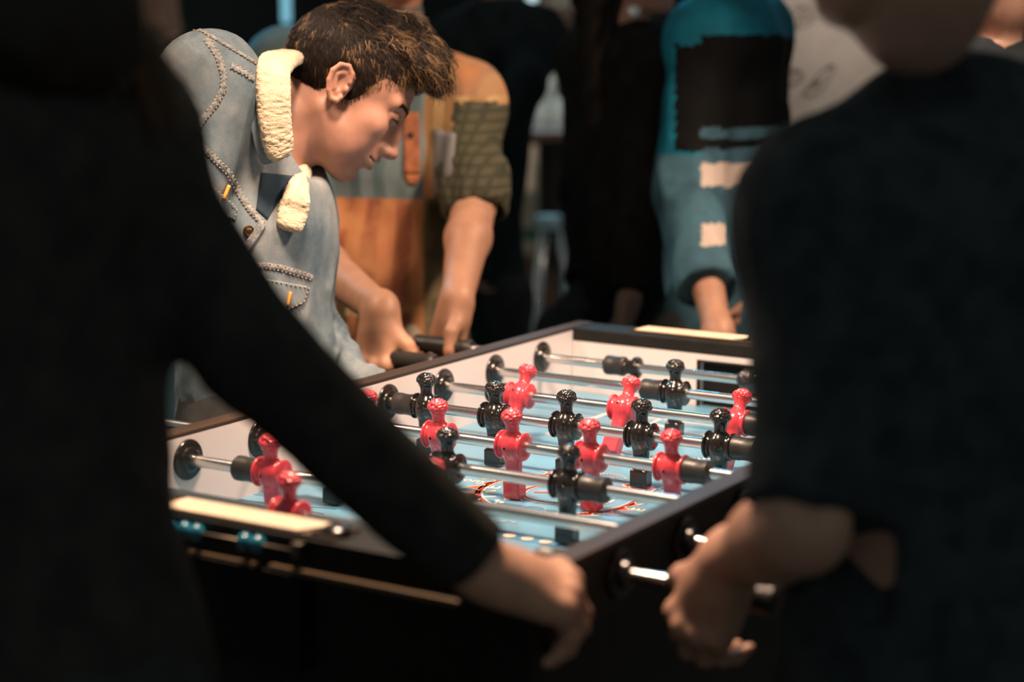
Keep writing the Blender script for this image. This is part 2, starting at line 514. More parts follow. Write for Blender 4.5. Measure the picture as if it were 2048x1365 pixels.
table = empty('foosball_table', (0, 0, 0), 'black foosball table with brown rails, white inner walls and a blue playfield', 'table')
def Z(z): return z + ZT
for sx in (0, 1):
    x0, x1 = (-RW, -.004) if sx == 0 else (W + .004, W + RW)
    m = MB(); m.box((x0, Y0 - .070, Z(-.36)), (x1, Y1 + .070, Z(ZR - .006)), .002)
    p = m.build('side_panel', M_black, table)
    m = MB()
    a, b = (-.0045, 0) if sx == 0 else (W, W + .0045)
    m.box((a, Y0, Z(ZF - .004)), (b, Y1, Z(ZR - .006)))
    tag(m.build('inner_wall', M_white, p), 'white inner face of the side wall')
    m = MB(); m.box((x0 - .001, Y0 - .071, Z(ZR - .006)), ((x1 + .004) if sx == 0 else x1 + .001, Y1 + .071, Z(ZR)), .0015) if sx == 0 else m.box((W, Y0 - .071, Z(ZR - .006)), (x1 + .001, Y1 + .071, Z(ZR)), .0015)
    tag(m.build('top_rail', M_rail, table), 'dark brown rail along the top of the side')
for e in (0, 1):
    yi = Y0 if e == 0 else Y1; s = -1 if e == 0 else 1
    def Y(a, b): return (min(yi + s * a, yi + s * b), max(yi + s * a, yi + s * b))
    ya, yb = Y(0, .016)
    m = MB()
    gx0, gx1, gz = W / 2 - .103, W / 2 + .103, .000
    m.box((0, ya, Z(ZF - .004)), (gx0, yb, Z(.014))); m.box((gx1, ya, Z(ZF - .004)), (W, yb, Z(.014)))
    m.box((gx0, ya, Z(gz)), (gx1, yb, Z(.014)))
    w = m.build('end_wall', M_white, table)
    tag(w, 'white inner end wall with a dark goal mouth')
    m = MB(); ya, yb = Y(.016, .085)
    m.box((gx0, ya, Z(ZF - .03)), (gx1, yb, Z(gz)))
    m.box((gx0 - .004, Y(-.0015, .004)[0], Z(ZF)), (gx0, Y(-.0015, .004)[1], Z(gz + .004))); m.box((gx1, Y(-.0015, .004)[0], Z(ZF)), (gx1 + .004, Y(-.0015, .004)[1], Z(gz + .004)))
    m.box((gx0, Y(-.0015, .004)[0], Z(gz)), (gx1, Y(-.0015, .004)[1], Z(gz + .004)))
    m.build('goal_box', M_hole, table)
    ya, yb = Y(-.001, .070)
    m = MB(); m.box((.0005, ya, Z(.014)), (W - .0005, yb, Z(ZR - .001)), .003)
    m.build('end_cap', M_black, table)
    ya, yb = Y(.060, .070)
    m = MB(); m.box((-.004, ya, Z(-.36)), (W + .004, yb, Z(.014)), .002)
    m.build('end_panel', M_black, table)
    ya, yb = Y(.070, .082)
    mt = mat('worn_brown_trim_%d' % e, (.16, .10, .05), .4)
    for xa, xb, za, zb in ((.255, .395, -.002, .004), (.41, W - .05, -.001, .006)):
        m = MB(); m.box((xa, ya, Z(za)), (xb, yb, Z(zb)), .002)
        tag(m.build('trim_strip', mt, table), 'worn brown trim strip across the end panel')
    # score counter: beads on a steel wire
    yw = yi + s * .081
    sc_ = MB(); sc_.tube([(.17, yw, Z(.0255)), (.445, yw, Z(.0255))], .0016)
    for x in (.17, .445): sc_.box((x - .006, min(yw, yi + s * .070), Z(.0175)), (x + .006, max(yw, yi + s * .070) + .001, Z(.0335)), .002)
    wire = sc_.build('score_counter', M_steel_dk, table)
    bead0 = None
    xs = [.2755, .2935, .3110, .3780, .3955] if e == 0 else [.22, .237, .254, .40, .417, .434]
    for x in xs:
        if bead0 is None:
            m = MB(); m.lathe([(.0022, -.0078)] + [(.0098 * math.sin(t), -.0085 * math.cos(t)) for t in np.linspace(.3, math.pi - .3, 11)] + [(.0022, .0078)], 'X', (0, 0, 0), 20)
            bead0 = m.build('bead', M_teal, wire); b = bead0
        else:
            b = bead0.copy(); col.objects.link(b); b.parent = wire
        b.location = (x, yw, Z(.0255))
    if e == 0: pass
# playfield and its print
m = MB(); m.box((-.002, Y0 - .01, Z(ZF - .02)), (W + .002, Y1 + .01, Z(ZF)))
field = m.build('playfield', M_field, table)
tag(field, 'light blue playfield printed with white lines and an orange flame ring')
zt0, zt1 = Z(ZF - .0005), Z(ZF + .0006)
pr = {k: MB() for k in ('white', 'orange', 'blue', 'cream', 'grey')}
def strip(k, pts, w, lift=0.0):
    """A printed line of width w through (x, y) points."""
    pts = [np.array(p, float) for p in pts]
    for a, b in zip(pts[:-1], pts[1:]):
        d = b - a; L = np.linalg.norm(d)
        if L < 1e-6: continue
        d /= L; nn = np.array([-d[1], d[0]]) * w / 2; e = d * w * .2
        q = [a - nn - e, b - nn + e, b + nn + e, a + nn - e]
        pr[k].poly([tuple(v) for v in q], zt0, zt1 + lift)
def arc(c, r, a0, a1, n=40): return [(c[0] + r * math.cos(math.radians(a0 + (a1 - a0) * i / n)), c[1] + r * math.sin(math.radians(a0 + (a1 - a0) * i / n))) for i in range(n + 1)]
LC = (.355, .508)
# long blue bands across the field
for y, w in ((.286, .012), (.235, .006), (.425, .010), (.562, .008), (.62, .010), (.73, .012), (.90, .010), (.04, .01), (1.0, .012)):
    strip('blue', [(.004, y), (W - .004, y)], w, -.0003)
# rows of cream dots
for y in (.291, .759):
    for i in range(8): pr['cream'].poly(arc((.2775 + .0268 * i - (.02 if y > .5 else 0) + .0, y), .0085, 0, 360, 24)[:-1], zt0, zt1 + .0003)
# centre emblem: orange ring with white edges, flames, lettering on two arcs
strip('orange', arc(LC, .050, 0, 360, 60), .0075, .0002)
for r in (.0455, .0545): strip('white', arc(LC, r, 0, 360, 60), .0016, .0004)
strip('orange', [(.322, .500), (.345, .512), (.362, .500), (.388, .518)], .007, .0003); strip('white', [(.325, .507), (.345, .519), (.362, .507), (.385, .524)], .0018, .0004)
strip('orange', [(.330, .525), (.350, .532), (.372, .522)], .005, .0003)
for a0, a1 in ((118, 242), (-62, 62)):
    strip('orange', arc(LC, .112, a0, a1, 40), .008, .0002); strip('white', arc(LC, .1055, a0, a1, 40), .002, .0004)
    n = 9
    for i in range(n):
        a = math.radians(a0 + (a1 - a0) * (i + .5) / n); da = math.radians(6.5); hh = (.026, .016, .032)[i % 3]; sk = math.radians(5)
        q = [(LC[0] + r * math.cos(t), LC[1] + r * math.sin(t)) for r, t in ((.113, a - da), (.113, a + da), (.113 + hh * .5, a + sk * .6), (.113 + hh, a + sk * 1.6), (.113 + hh * .45, a - sk * .2))]
        pr['orange'].poly(q, zt0, zt1 + .0002)
        strip('white', [q[1], q[2], q[3], q[4], q[0]], .0014, .0004)
def lettering(body, at, size, ang, k='white', lift=.0004, mono=0):
    cu = bpy.data.curves.new('letters', 'FONT'); cu.body = body; cu.size = size; cu.extrude = .0004; cu.align_x = 'CENTER'; cu.offset = size * .008
    cu.resolution_u = 2
    o = bpy.data.objects.new('letters', cu); col.objects.link(o)
    bpy.context.view_layer.update()
    me = bpy.data.meshes.new_from_object(o.evaluated_get(bpy.context.evaluated_depsgraph_get()))
    me.transform(Matrix.Translation((at[0], at[1], Z(ZF) + lift)) @ Matrix.Rotation(math.radians(ang), 4, 'Z'))
    pr[k].bm.from_mesh(me)
    bpy.data.objects.remove(o); bpy.data.meshes.remove(me); bpy.data.curves.remove(cu)
for txt, a0, st in (('IRE', 190, 16), ('VALI', -29, 15)):
    for i, ch in enumerate(txt):
        a = a0 + (i * st if a0 < 90 and a0 < 0 else (2 - i) * st) if a0 > 0 else a0 + i * st
        if a0 > 0:
            p = (LC[0] + .088 * math.cos(math.radians(a)), LC[1] + .088 * math.sin(math.radians(a)))
            lettering(ch, p, .034, a - 90)
        else:
            p = (LC[0] + .084 * math.cos(math.radians(a)), LC[1] + .084 * math.sin(math.radians(a)))
            lettering(ch, p, .036, a + 90)
for a in (236, 243): pr['white'].poly(arc((LC[0] + .092 * math.cos(math.radians(a)), LC[1] + .092 * math.sin(math.radians(a))), .0038, 0, 360, 14)[:-1], zt0, zt1 + .0004)
lettering('www', (.112, .503), .026, -3); lettering('soccer', (.155, .503), .026, 0); lettering('.com', (.208, .500), .026, 0); lettering('E', (.497, .492), .026, 90)
# scrolls, arrows and squiggles of the emblem
strip('grey', arc((.369, .417), .017, -30, 260, 24), .0035, .0003); strip('grey', arc((.372, .425), .032, -10, 130, 24), .003, .0003)
strip('grey', arc((.365, .628), .014, 0, 330, 24), .0035, .0003); strip('grey', arc((.368, .622), .026, 20, 300, 24), .003, .0003); strip('grey', arc((.36, .64), .034, 200, 330, 24), .003, .0003)
strip('white', [(.302, .452), (.312, .440), (.318, .458), (.330, .452)], .003, .0004); strip('grey', [(.305, .43), (.31, .415), (.32, .405)], .004, .0003)
strip('grey', [(.355, .312), (.340, .347)], .0035, .0003); strip('grey', [(.356, .312), (.352, .348)], .0035, .0003); strip('grey', [(.357, .312), (.364, .340), (.375, .350), (.385, .347)], .0035, .0003)
strip('orange', arc((.262, .665), .078, 235, 290, 16), .005, .0003); strip('white', arc((.262, .665), .082, 235, 290, 16), .0018, .0004)
strip('orange', [(.281, .61), (.305, .618), (.285, .628)], .006, .0003)
strip('orange', [(.415, .585), (.458, .598), (.445, .612)], .006, .0003); strip('white', [(.41, .592), (.462, .606)], .003, .0004)
strip('white', [(.43, .575), (.455, .582), (.46, .625)], .0022, .0004)
# white court lines of the far half and the near half
for f in (lambda y: y, lambda y: 1.05 - y):
    strip('white', [(.149, f(1.026)), (.145, f(.826)), (.217, f(.831))], .0065, .0003)
    strip('white', [(.551, f(1.026)), (.555, f(.826)), (.483, f(.831))], .0065, .0003)
    strip('white', [(.149, f(1.026)), (.551, f(1.026))], .0055, .0003)
    strip('white', [(p[0], f(p[1])) for p in arc((.35, .895), .120, 215, 325, 30)], .006, .0003)
    strip('white', [(.245, f(1.03)), (.246, f(.986)), (.328, f(.953)), (.363, f(.955)), (.455, f(.986)), (.455, f(1.03))], .0045, .0003)
    strip('blue', [(.002, f(.245 if f(0) == 0 else .8)), (.146, f(.278 if f(0) == 0 else .8))], .0012, .0003)
for k, mm in (('white', M_line), ('orange', M_orange), ('blue', M_dkblue), ('cream', M_dot), ('grey', M_grey)):
    pr[k].build('%s_print' % k, mm, field)
# bearings in both walls: a round black flange inside, a nut outside
fl = MB(); fl.lathe([(.009, .0075), (.0155, .0075), (.017, .0065), (.018, .004), (.0265, .003), (.0275, .0015), (.0275, 0)], 'X', (0, 0, 0), 36)
for k in range(6):
    a = math.radians(60 * k + 15)
    fl.lathe([(.0018, 0), (.0018, .0036), (.001, .0042)], 'X', (0, .0225 * math.cos(a), .0225 * math.sin(a)), 10)
b0 = fl.build('bearing', M_gloss, table)
n_ = MB(); n_.lathe([(.0275, -RW - .001), (.0275, -RW - .004), (.026, -RW - .006), (.017, -RW - .007), (.016, -RW - .014), (.009, -RW - .015)], 'X', (0, 0, 0), 36)
nut0 = n_.build('bearing_nut', M_gloss, b0)
first = True
for y in ROW:
    for side in (0, 1):
        o = b0 if first else b0.copy(); n = nut0 if first else nut0.copy()
        if not first: col.objects.link(o); o.parent = table; col.objects.link(n)
        first = False
        n.parent = o
        o.location = (0 if side == 0 else W, y, Z(0))
        o.rotation_euler = (0, 0, 0 if side == 0 else math.pi)
for lx in (.035, W - .035):
    for ly in (Y0 - .04, Y1 + .04):
        m = MB(); m.box((lx - .055, ly - .055, .03), (lx + .055, ly + .055, Z(-.35)), .006); lg = m.build('leg', M_black, table)
        m = MB(); m.lathe([(.03, 0), (.032, .004), (.03, .018), (.012, .02), (.012, .04)], 'Z', (lx, ly, 0), 24); m.build('leveller', M_chrome, lg)
m = MB(); m.box((0, Y0 - .08, Z(-.36)), (W, Y1 + .08, Z(-.345))); m.build('bottom_board', M_black, table)

# instruction cards in clear holders on both end caps
for e, (xa, xb, yc, lab) in enumerate(((.245, .456, -.146, 'cream instruction card in a dark holder on the near end cap of the table'),
                                       (.118, .322, Y1 + .038, 'cream instruction card in a dark holder on the far end cap of the table'))):
    t = empty('instruction_card', ((xa + xb) / 2, yc, Z(ZR - .001)), lab, 'card', 'instruction cards')
    h = (xb - xa) / 2
    m = MB(); m.box((-h - .012, -.0245, 0), (h + .028, .0245, .004), .0015); m.build('holder', mat('smoked_holder_%d' % e, (.05, .036, .025), .15, coat=.4), t)
    m = MB()
    pts = [(-h, .021), (h, .021), (h - .022, -.021), (-h - .004, -.021)]
    m.poly(pts, .004, .0052); sh = m.build('sheet', M_card, t)
    m = MB()
    r_ = random.Random(3 + e)
    for k in range(5):
        x = -h + .012; yy = .014 - k * .0068
        while x < h - .04:
            L = r_.uniform(.004, .013); m.box((x, yy, .0051), (x + L, yy + .0016, .0054)); x += L + r_.uniform(.002, .004)
    m.build('text_lines', M_ink, sh)
    m = MB(); m.lathe([(.0, .0), (.016, .0), (.016, .004), (.012, .007), (0, .008)], 'Z', (h + .014, 0, .0035), 24); m.box((h - .004, -.02, .0035), (h + .004, .02, .0065), .001)
    m.build('clip', M_gloss, t)
# ---------------------------------------------------------------- rods with their players
def xat(u, v, y):                           # x of the point on the rod at row y seen at (u, v)
    d = ray(u, v); return float(CAM[0] + d[0] * (y - CAM[1]) / d[1])
def man_mesh():
    S = Field((-.026, -.022, -.084), (.026, .022, .056), .00105)
    S.ell((0, 0, 0), (.0185, .0195, .0200), k=0)
    S.ell((0, .001, -.002), (.0170, .0175, .0185), k=.004)
    for s in (-1, 1):
        S.seg((s * .0135, 0, 0), (s * .0175, 0, 0), .0150, .0150, k=.002, flat=(1, 0, 0), ratio=.22)
        S.seg((s * .0172, 0, 0), (s * .0190, 0, 0), .0195, .0195, k=.0015, flat=(1, 0, 0), ratio=.12)
    S.seg((0, 0, .014), (0, 0, .030), .0085, .0068, k=.006)
    S.seg((0, 0, .026), (0, 0, .038), .0082, .0118, k=.004)
    S.ell((0, 0, .0415), (.0130, .0128, .0082), k=.004)
    S.slab((0, 0, -.030), np.eye(3), (.0098, .0085, .026), .005, k=.006)
    S.seg((0, 0, -.012), (0, 0, -.034), .0120, .0085, k=.006, flat=(0, 1, 0), ratio=.8)
    S.slab((0, 0, -.0610), np.eye(3), (.0128, .0108, .0125), .0022, k=.004)
    V, F = S.mesh(1)
    m = V[:, 2] > .031
    N = normals(V, F)
    b = vnoise(V * 330); b2 = np.abs(2 * b - 1)
    V = V + N * (np.where(m, 1, 0) * np.clip((V[:, 2] - .031) / .006, 0, 1) * (.0034 * (.6 - b2)))[:, None]
    return V, F
mv, mf = man_mesh()
me_of = {}
def man(colour, parent, x):
    if colour not in me_of:
        o = tomesh('player_figure', mv, mf, M_red if colour == 'red' else M_manblack, parent)
        s_ = MB()
        for sy in (-1,): s_.lathe([(0, .0), (.0021, .0), (.0021, .0008), (.0012, .001)], 'Y', (-.002, sy * .0189 - (.0006 if sy < 0 else 0), 0), 12)
        sc = s_.build('screw', M_hole if colour == 'red' else M_gloss, o)
        me_of[colour] = (o, sc)
    else:
        a, b = me_of[colour]
        o = a.copy(); col.objects.link(o); o.parent = parent
        c = b.copy(); col.objects.link(c); c.parent = o
    o.location = (x, 0, 0)
    return o
shared = {}
def cyl(key, name, prof, m, parent, x, flip=False):
    if key not in shared:
        b = MB(); b.lathe(prof, 'X', (0, 0, 0), 32); shared[key] = b.build(name, m, parent); o = shared[key]
    else:
        o = shared[key].copy(); col.objects.link(o); o.parent = parent
    o.location = (x, 0, 0)
    if flip: o.rotation_euler = (0, 0, math.pi)
    return o
BUMP = [(.009, -.018), (.0150, -.018), (.0165, -.016), (.0165, -.006), (.0158, -.004), (.0158, .008), (.0165, .010), (.0165, .016), (.0150, .018), (.009, .018)]
HAND = [(.008, -.060), (.0145, -.060), (.0165, -.056), (.0165, -.046), (.0150, -.042), (.0160, -.020), (.0165, .0), (.0160, .030), (.0150, .044), (.0165, .050), (.0165, .058), (.013, .062), (.006, .063)]
D5, D3 = .1212, .1823
x7 = xat(1350, 783, ROW[6]); x2a, x2b = xat(543, 946, ROW[1]), xat(868, 999, ROW[1]); x1 = xat(579, 1026, ROW[0])
spec = [  # row, colour, players, bumpers, tilt, handle side, handle centre, rod ends, label
    (0, 'red', [x1], [x1 - .27, x1 + .36], 0, 1, .850, 'near goal rod with one red player behind the near card'),
    (1, 'red', [x2a, x2b], [x2a - .038, x2b + .038], 2, 1, .985, 'second rod from the near end with two red players'),
    (2, 'black', [.3096 - D3, .3096, .3096 + D3], [.3096 - D3 - .038, .3096 + D3 + .038], -2, 0, -.26, 'third rod from the near end with three black players'),
    (3, 'red', [.0745 + i * D5 for i in range(5)], [.0745 - .037, .0745 + 4 * D5 + .037], 4, 1, .93, 'rod with five red players across the middle of the table'),
    (4, 'black', [.0706 + i * D5 for i in range(5)], [.0706 - .037, .0706 + 4 * D5 + .037], 0, 0, -.245, 'rod with five black players across the middle of the table'),
    (5, 'red', [.1419 + i * D3 for i in range(3)], [.1419 - .037, .1419 + 2 * D3 + .037], -34, 1, .90, 'rod with three red players tipped toward the near goal'),
    (6, 'black', [x7, x7 + .248], [x7 - .038, x7 + .248 + .038], 0, 0, -.178, 'second rod from the far end with black players, its bumper beside them'),
    (7, 'black', [.40], [xat(1232, 731, ROW[7]), .60], 76, 0, -.202, 'far goal rod along the white end wall'),
]
rods = []
for r, colour, xs, bs, tilt, side, hc, lab in spec:
    t = empty('foosball_rod', (0, ROW[r], ZT), lab, 'foosball rod', 'player rods across the table')
    t.rotation_euler = (math.radians(tilt), 0, 0)
    a, b = (hc + .055, W + .16) if side == 0 else (-.13, hc - .055)
    m = MB(); m.lathe([(.0068, a), (.0078, a + .001), (.0078, a + .004), (.0078, b - .004), (.0078, b - .001), (.0068, b)], 'X', (0, 0, 0), 24)
    tag(m.build('steel_rod', M_chrome, t), 'polished steel rod')
    for x in xs: tag(man(colour, t, x), '%s plastic player with a curled head' % colour)
    for x in bs: cyl('bumper', 'bumper', BUMP, M_bump, t, x)
    cyl('handle', 'handle', HAND, M_bump, t, hc, side == 0)
    e = (b - .004) if side == 0 else (a + .004)
    cyl('end_plug', 'end_plug', [(.0079, -.006), (.0105, -.006), (.011, .002), (.009, .008), (0, .009)], M_bump, t, e, side == 1)
    if r == 7:
        m = MB(); m.lathe([(.008, -.008), (.012, -.008), (.012, .004), (.018, .005), (.019, .009), (.018, .013), (.009, .014)], 'X', (bs[0] + .030, 0, 0), 24); m.build('rod_collar', M_gloss, t)
    rods.append(t)
# ---------------------------------------------------------------- the room
M_floor = mat('dark_concrete', (.10, .11, .105), .35, vary=.25, scale=2.2, bump=.1)
M_wall = mat('dark_wall_paint', (.045, .045, .042), .8, vary=.2, scale=2)
def struct(name, m, material): return tag(m.build(name, material), kind='structure')
m = MB(); m.box((-9, -4, -.1), (6, 13, 0)); struct('floor', m, M_floor)
m = MB(); m.box((-9, 13, -.1), (6, 13.15, 3.4)); struct('wall_back', m, M_wall)
m = MB(); m.box((-9.15, -4, -.1), (-9, 13.15, 3.4)); struct('wall_left', m, M_wall)
# ---------------------------------------------------------------- people: shared anatomy
def skin_mat(name, c, c2=None):
    return mat(name, c, .48, spec=.4, color2=c2 or tuple(x * .86 for x in c), scale=38, bump=.08, bscale=420, sss=.12)
M_skin = skin_mat('warm_skin', (.60, .33, .225))
M_skin2 = skin_mat('tanned_skin', (.52, .27, .17))
M_skin3 = skin_mat('shaded_skin', (.50, .28, .20))
M_eye = mat('eye_white', (.75, .70, .66), .2)
M_iris = mat('dark_iris', (.02, .012, .008), .1)
M_lip = mat('lip', (.42, .15, .12), .4)
M_teeth = mat('teeth', (.80, .74, .66), .25)
M_hair_dk = mat('dark_hair', (.015, .010, .007), .5, spec=.25)
M_hair_md = mat('brown_hair', (.045, .024, .011), .40, spec=.5)
M_hair_lit = mat('lit_brown_hair', (.24, .14, .06), .40, spec=.5)  # paler strand tone stands for light catching the dark hair
M_hair_bl = mat('golden_brown_hair', (.34, .17, .055), .42)

def basis(fwd, up):
    f = nrm(fwd); l = nrm(np.cross(np.asarray(up, float), f)); return np.array([f, l, np.cross(f, l)])
def add_head(S, c, R, neck, sc=1.0, neck_r=.058, detail=True):
    c = np.asarray(c, float)
    def w(p):
        p = np.array(p, float); p[0] += .008 * min(1, max(0, (p[0] - .02) / .05))
        return c + sc * (p @ R)
    def E(p, r, k, mode='add', T=None): S.ell(w(p), [x * sc for x in r], R if T is None else T @ R, k * sc, mode)
    def G(a, b, ra, rb, k, **kw): S.seg(w(a), w(b), ra * sc, rb * sc, k * sc, **kw)
    S.seg(w((-.030, 0, -.045)), neck, .054 * sc, neck_r * 1.05, .03)
    G((.005, 0, -.070), (-.02, 0, -.10), .045, .05, .03)
    E((-.014, 0, .034), (.099, .077, .083), .0)
    E((.034, 0, .046), (.056, .062, .054), .03)
    E((.042, 0, -.018), (.047, .058, .074), .03)
    E((.032, 0, -.060), (.050, .050, .044), .03)
    for s in (-1, 1):
        G((-.008, s * .051, -.044), (.058, s * .020, -.100), .018, .016, .03)
        E((.058, s * .043, -.018), (.026, .023, .020), .022)
        E((.052, s * .040, -.052), (.026, .018, .028), .025)
    E((.068, 0, -.101), (.018, .022, .0165), .018)
    if not detail:
        G((.088, 0, .010), (.116, 0, -.032), .009, .012, .012)
        for s in (-1, 1): E((-.006, s * .078, -.004), (.018, .009, .032), .004)
        return w
    for s in (-1, 1):
        G((.084, s * .012, .0275), (.070, s * .046, .028), .0100, .0095, .014)
        E((.096, s * .032, .0095), (.016, .020, .0095), .012, 'cut')
        E((.0745, s * .032, .0090), (.0135, .0150, .0125), .004)
        G((.0885, s * .020, .0130), (.0765, s * .046, .0110), .0030, .0026, .006)
        G((.0885, s * .019, .0030), (.0770, s * .044, .0045), .0026, .0024, .006)
    E((.084, 0, -.022), (.020, .014, .032), .008)
    G((.088, 0, .014), (.098, 0, -.012), .0082, .0088, .011)
    G((.098, 0, -.012), (.1075, 0, -.034), .0088, .0108, .008)
    E((.1090, 0, -.0365), (.0118, .0122, .0105), .006)
    for s in (-1, 1):
        E((.0965, s * .0130, -.0400), (.0120, .0082, .0085), .006)
        E((.1010, s * .0068, -.0480), (.0050, .0032, .0040), .003, 'cut')
    E((.077, 0, -.066), (.022, .032, .026), .018)
    for s in (-1, 1):
        G((.0985, s * .004, -.0590), (.0850, s * .0270, -.0600), .0050, .0032, .004)
        G((.0925, 0, -.0765), (.0835, s * .0255, -.0650), .0060, .0032, .004)
        G((.0990, 0, -.0672), (.0850, s * .0290, -.0615), .0068, .0034, .002, mode='cut', flat=R[2], ratio=.62)
    E((.090, 0, -.0870), (.006, .020, .006), .012, 'cut')
    for s in (-1, 1):
        t = math.radians(14); T = np.array([[math.cos(t), 0, math.sin(t)], [0, 1, 0], [-math.sin(t), 0, math.cos(t)]])
        T = np.array([[math.cos(t), s * -.25, math.sin(t)], [s * .25, 1, 0], [-math.sin(t), 0, math.cos(t)]])
        T = np.array([nrm(T[0]), nrm(T[1]), nrm(T[2])])
        def e(a, b, cc): return (-.012 + a * T[0] + s * .080 * np.array([0, 1, 0]) * 0 + b * 0) if False else None
        o = np.array((-.008, s * .079, .000))
        def P(a, b): return o + a * T[0] + b * T[2] + np.array((0, s * .004, 0))
        E(o, (.0185, .0065, .0310), .004, 'add', T)
        ring = [P(.0150, .006), P(.0135, .020), P(.004, .0290), P(-.0085, .0265), P(-.0165, .0140), P(-.0165, -.002), P(-.0110, -.0170), P(-.003, -.0270), P(.006, -.0270), P(.010, -.0190)]
        for a, b in zip(ring[:-1], ring[1:]): G(a + (0, s * .0025, 0), b + (0, s * .0025, 0), .0040, .0040, .002)
        E(o + .001 * T[0] + .002 * T[2] + (0, s * .0085, 0), (.0095, .0075, .0150), .003, 'cut', T)
        G(P(-.009, .010), P(-.004, -.010), .0030, .0030, .003); G(P(-.008, .012), P(.004, .017), .0026, .0022, .003)
        E(o + .0125 * T[0] - .006 * T[2] + (0, s * .005, 0), (.0050, .0050, .0065), .003, 'add', T)
    return w
FL = [(.043, .026, .021), (.047, .030, .022), (.044, .028, .021), (.035, .021, .018)]
FR = [(.0098, .0088, .0078, .0066), (.0100, .0090, .0080, .0067), (.0096, .0086, .0076, .0064), (.0086, .0077, .0068, .0058)]
def add_hand(S, wrist, f, n, left, curls=(55, 60, 45), thumb=((.55, .75, -.25), (.85, .35, -.4), (.95, .0, -.4)), sc=1.0, spread=4, forearm_r=.026, curl_step=0):
    f = nrm(f); n = np.asarray(n, float); n = nrm(n - f * (n @ f)); t = np.cross(f, n) if left else np.cross(n, f)
    wrist = np.asarray(wrist, float)
    base = []
    for i in range(4):
        m = wrist + sc * (f * (.090, .093, .087, .078)[i] + t * (.029, .0095, -.0105, -.0285)[i] + n * (.000, .004, .002, -.003)[i])
        base.append(m)
        S.seg(wrist + sc * t * (.012, .004, -.004, -.011)[i] + sc * f * .008, m - n * .004 * sc, .0205 * sc, .0135 * sc, .012)
        S.ell(m + n * .0035 * sc, [.011 * sc] * 3, None, .008)
    S.seg(wrist - f * .01, wrist + f * .03 * sc, forearm_r, .026 * sc, .02, flat=n, ratio=.80)
    S.seg(wrist + sc * (f * .02 + t * .014 - n * .008), wrist + sc * (f * .055 + t * .020 - n * .008), .018 * sc, .015 * sc, .012)
    S.seg(wrist + sc * (f * .02 - t * .016 - n * .006), wrist + sc * (f * .06 - t * .024 - n * .006), .015 * sc, .013 * sc, .012)
    for i in range(4):
        a = 0; p = base[i]; sp = math.radians((1.5 - i) * spread); pts = [p]
        for j in range(3):
            a += curls[j] + curl_step * i * (1 if j == 0 else .5)
            d = math.cos(math.radians(a)) * (f * math.cos(sp) + t * math.sin(sp)) - math.sin(math.radians(a)) * n
            p = p + d * FL[i][j] * sc; pts.append(p)
        for j in range(3): S.seg(pts[j], pts[j + 1], FR[i][j] * sc, FR[i][j + 1] * sc, .005 if j else .009)
        for j in (1, 2): S.ell(pts[j], [FR[i][j] * 1.08 * sc] * 3, None, .003)
    p = wrist + sc * (f * .028 + t * .020 - n * .006); rr = (.0155, .0125, .0105, .0085)
    for j, (L, d) in enumerate(zip((.043, .034, .028), thumb)):
        q = p + sc * L * nrm(d[0] * f + d[1] * t + d[2] * n)
        S.seg(p, q, rr[j] * sc, rr[j + 1] * sc, .014 if j == 0 else .004); p = q
    return base, t
def bounds(pts, pad): 
    P = np.array(pts, float); return P.min(0) - pad, P.max(0) + pad
def torso(S, J, grow=0.0, k=.05, top=True, low=True, w=1.0, belly=0.0, lat=.155):
    """Trunk from hips to shoulders as one blend."""
    shm = (J['shL'] + J['shR']) / 2; side = nrm(J['shL'] - J['shR']); up = nrm(shm - J['pelvis']); fwd = nrm(np.cross(side, up))
    hs = nrm(J['hipL'] - J['hipR']); hf = nrm(np.cross(hs, up))
    ch = J.get('chest', shm * .70 + J['pelvis'] * .30) + fwd * .015
    wa = J.get('waist', shm * .32 + J['pelvis'] * .68) + fwd * .01
    g = grow
    S.seg(J['pelvis'] - up * .02, wa, lat * w + g, lat * .90 * w + g, k, flat=hf, ratio=.70)
    S.seg(wa + fwd * belly, ch, lat * .92 * w + g, lat * 1.04 * w + g, k, flat=fwd, ratio=.70)
    S.seg(ch, shm - up * .05, lat * 1.04 * w + g, lat * .85 * w + g, k, flat=fwd, ratio=.66)
    for s, q in ((1, 'shL'), (-1, 'shR')):
        S.seg(shm - up * .03, J[q] - up * .01, .080 * w + g, .062 * w + g, k)
        S.seg(shm + up * .045, J[q] + up * .005, .050 * w + g, .050 * w + g, k)
    return fwd, up, side, shm
def stand(pos, heading, H=1.75, lean=0.0, turn=0.0):
    """Joints of a standing figure; heading in degrees, 0 faces +x."""
    a = math.radians(heading); f = np.array([math.cos(a), math.sin(a), 0]); l = np.array([-f[1], f[0], 0]); u = np.array([0, 0, 1.0]); k = H / 1.75
    b = np.array([pos[0], pos[1], 0.0]); la = math.radians(lean); U = u * math.cos(la) + f * math.sin(la)
    J = {}; J['pelvis'] = b + u * .94 * k
    for n, s in (('L', 1), ('R', -1)):
        J['hip' + n] = b + l * s * .09 * k + u * .90 * k; J['kn' + n] = b + l * s * .10 * k + u * .49 * k + f * .03; J['an' + n] = b + l * s * .11 * k + u * .085 * k - f * .02
        J['sh' + n] = J['pelvis'] + U * .47 * k + l * s * .175 * k
        J['el' + n] = J['sh' + n] + (-u * .28 + l * s * .05 - f * .03) * k
        J['wr' + n] = J['el' + n] + (-u * .22 + f * .10) * k
    J['neck'] = J['pelvis'] + U * .53 * k; J['head'] = J['pelvis'] + U * .53 * k + u * .155 * k + f * .03 * k; J['headR'] = basis(f, u)
    J['f'] = f; J['l'] = l
    return J
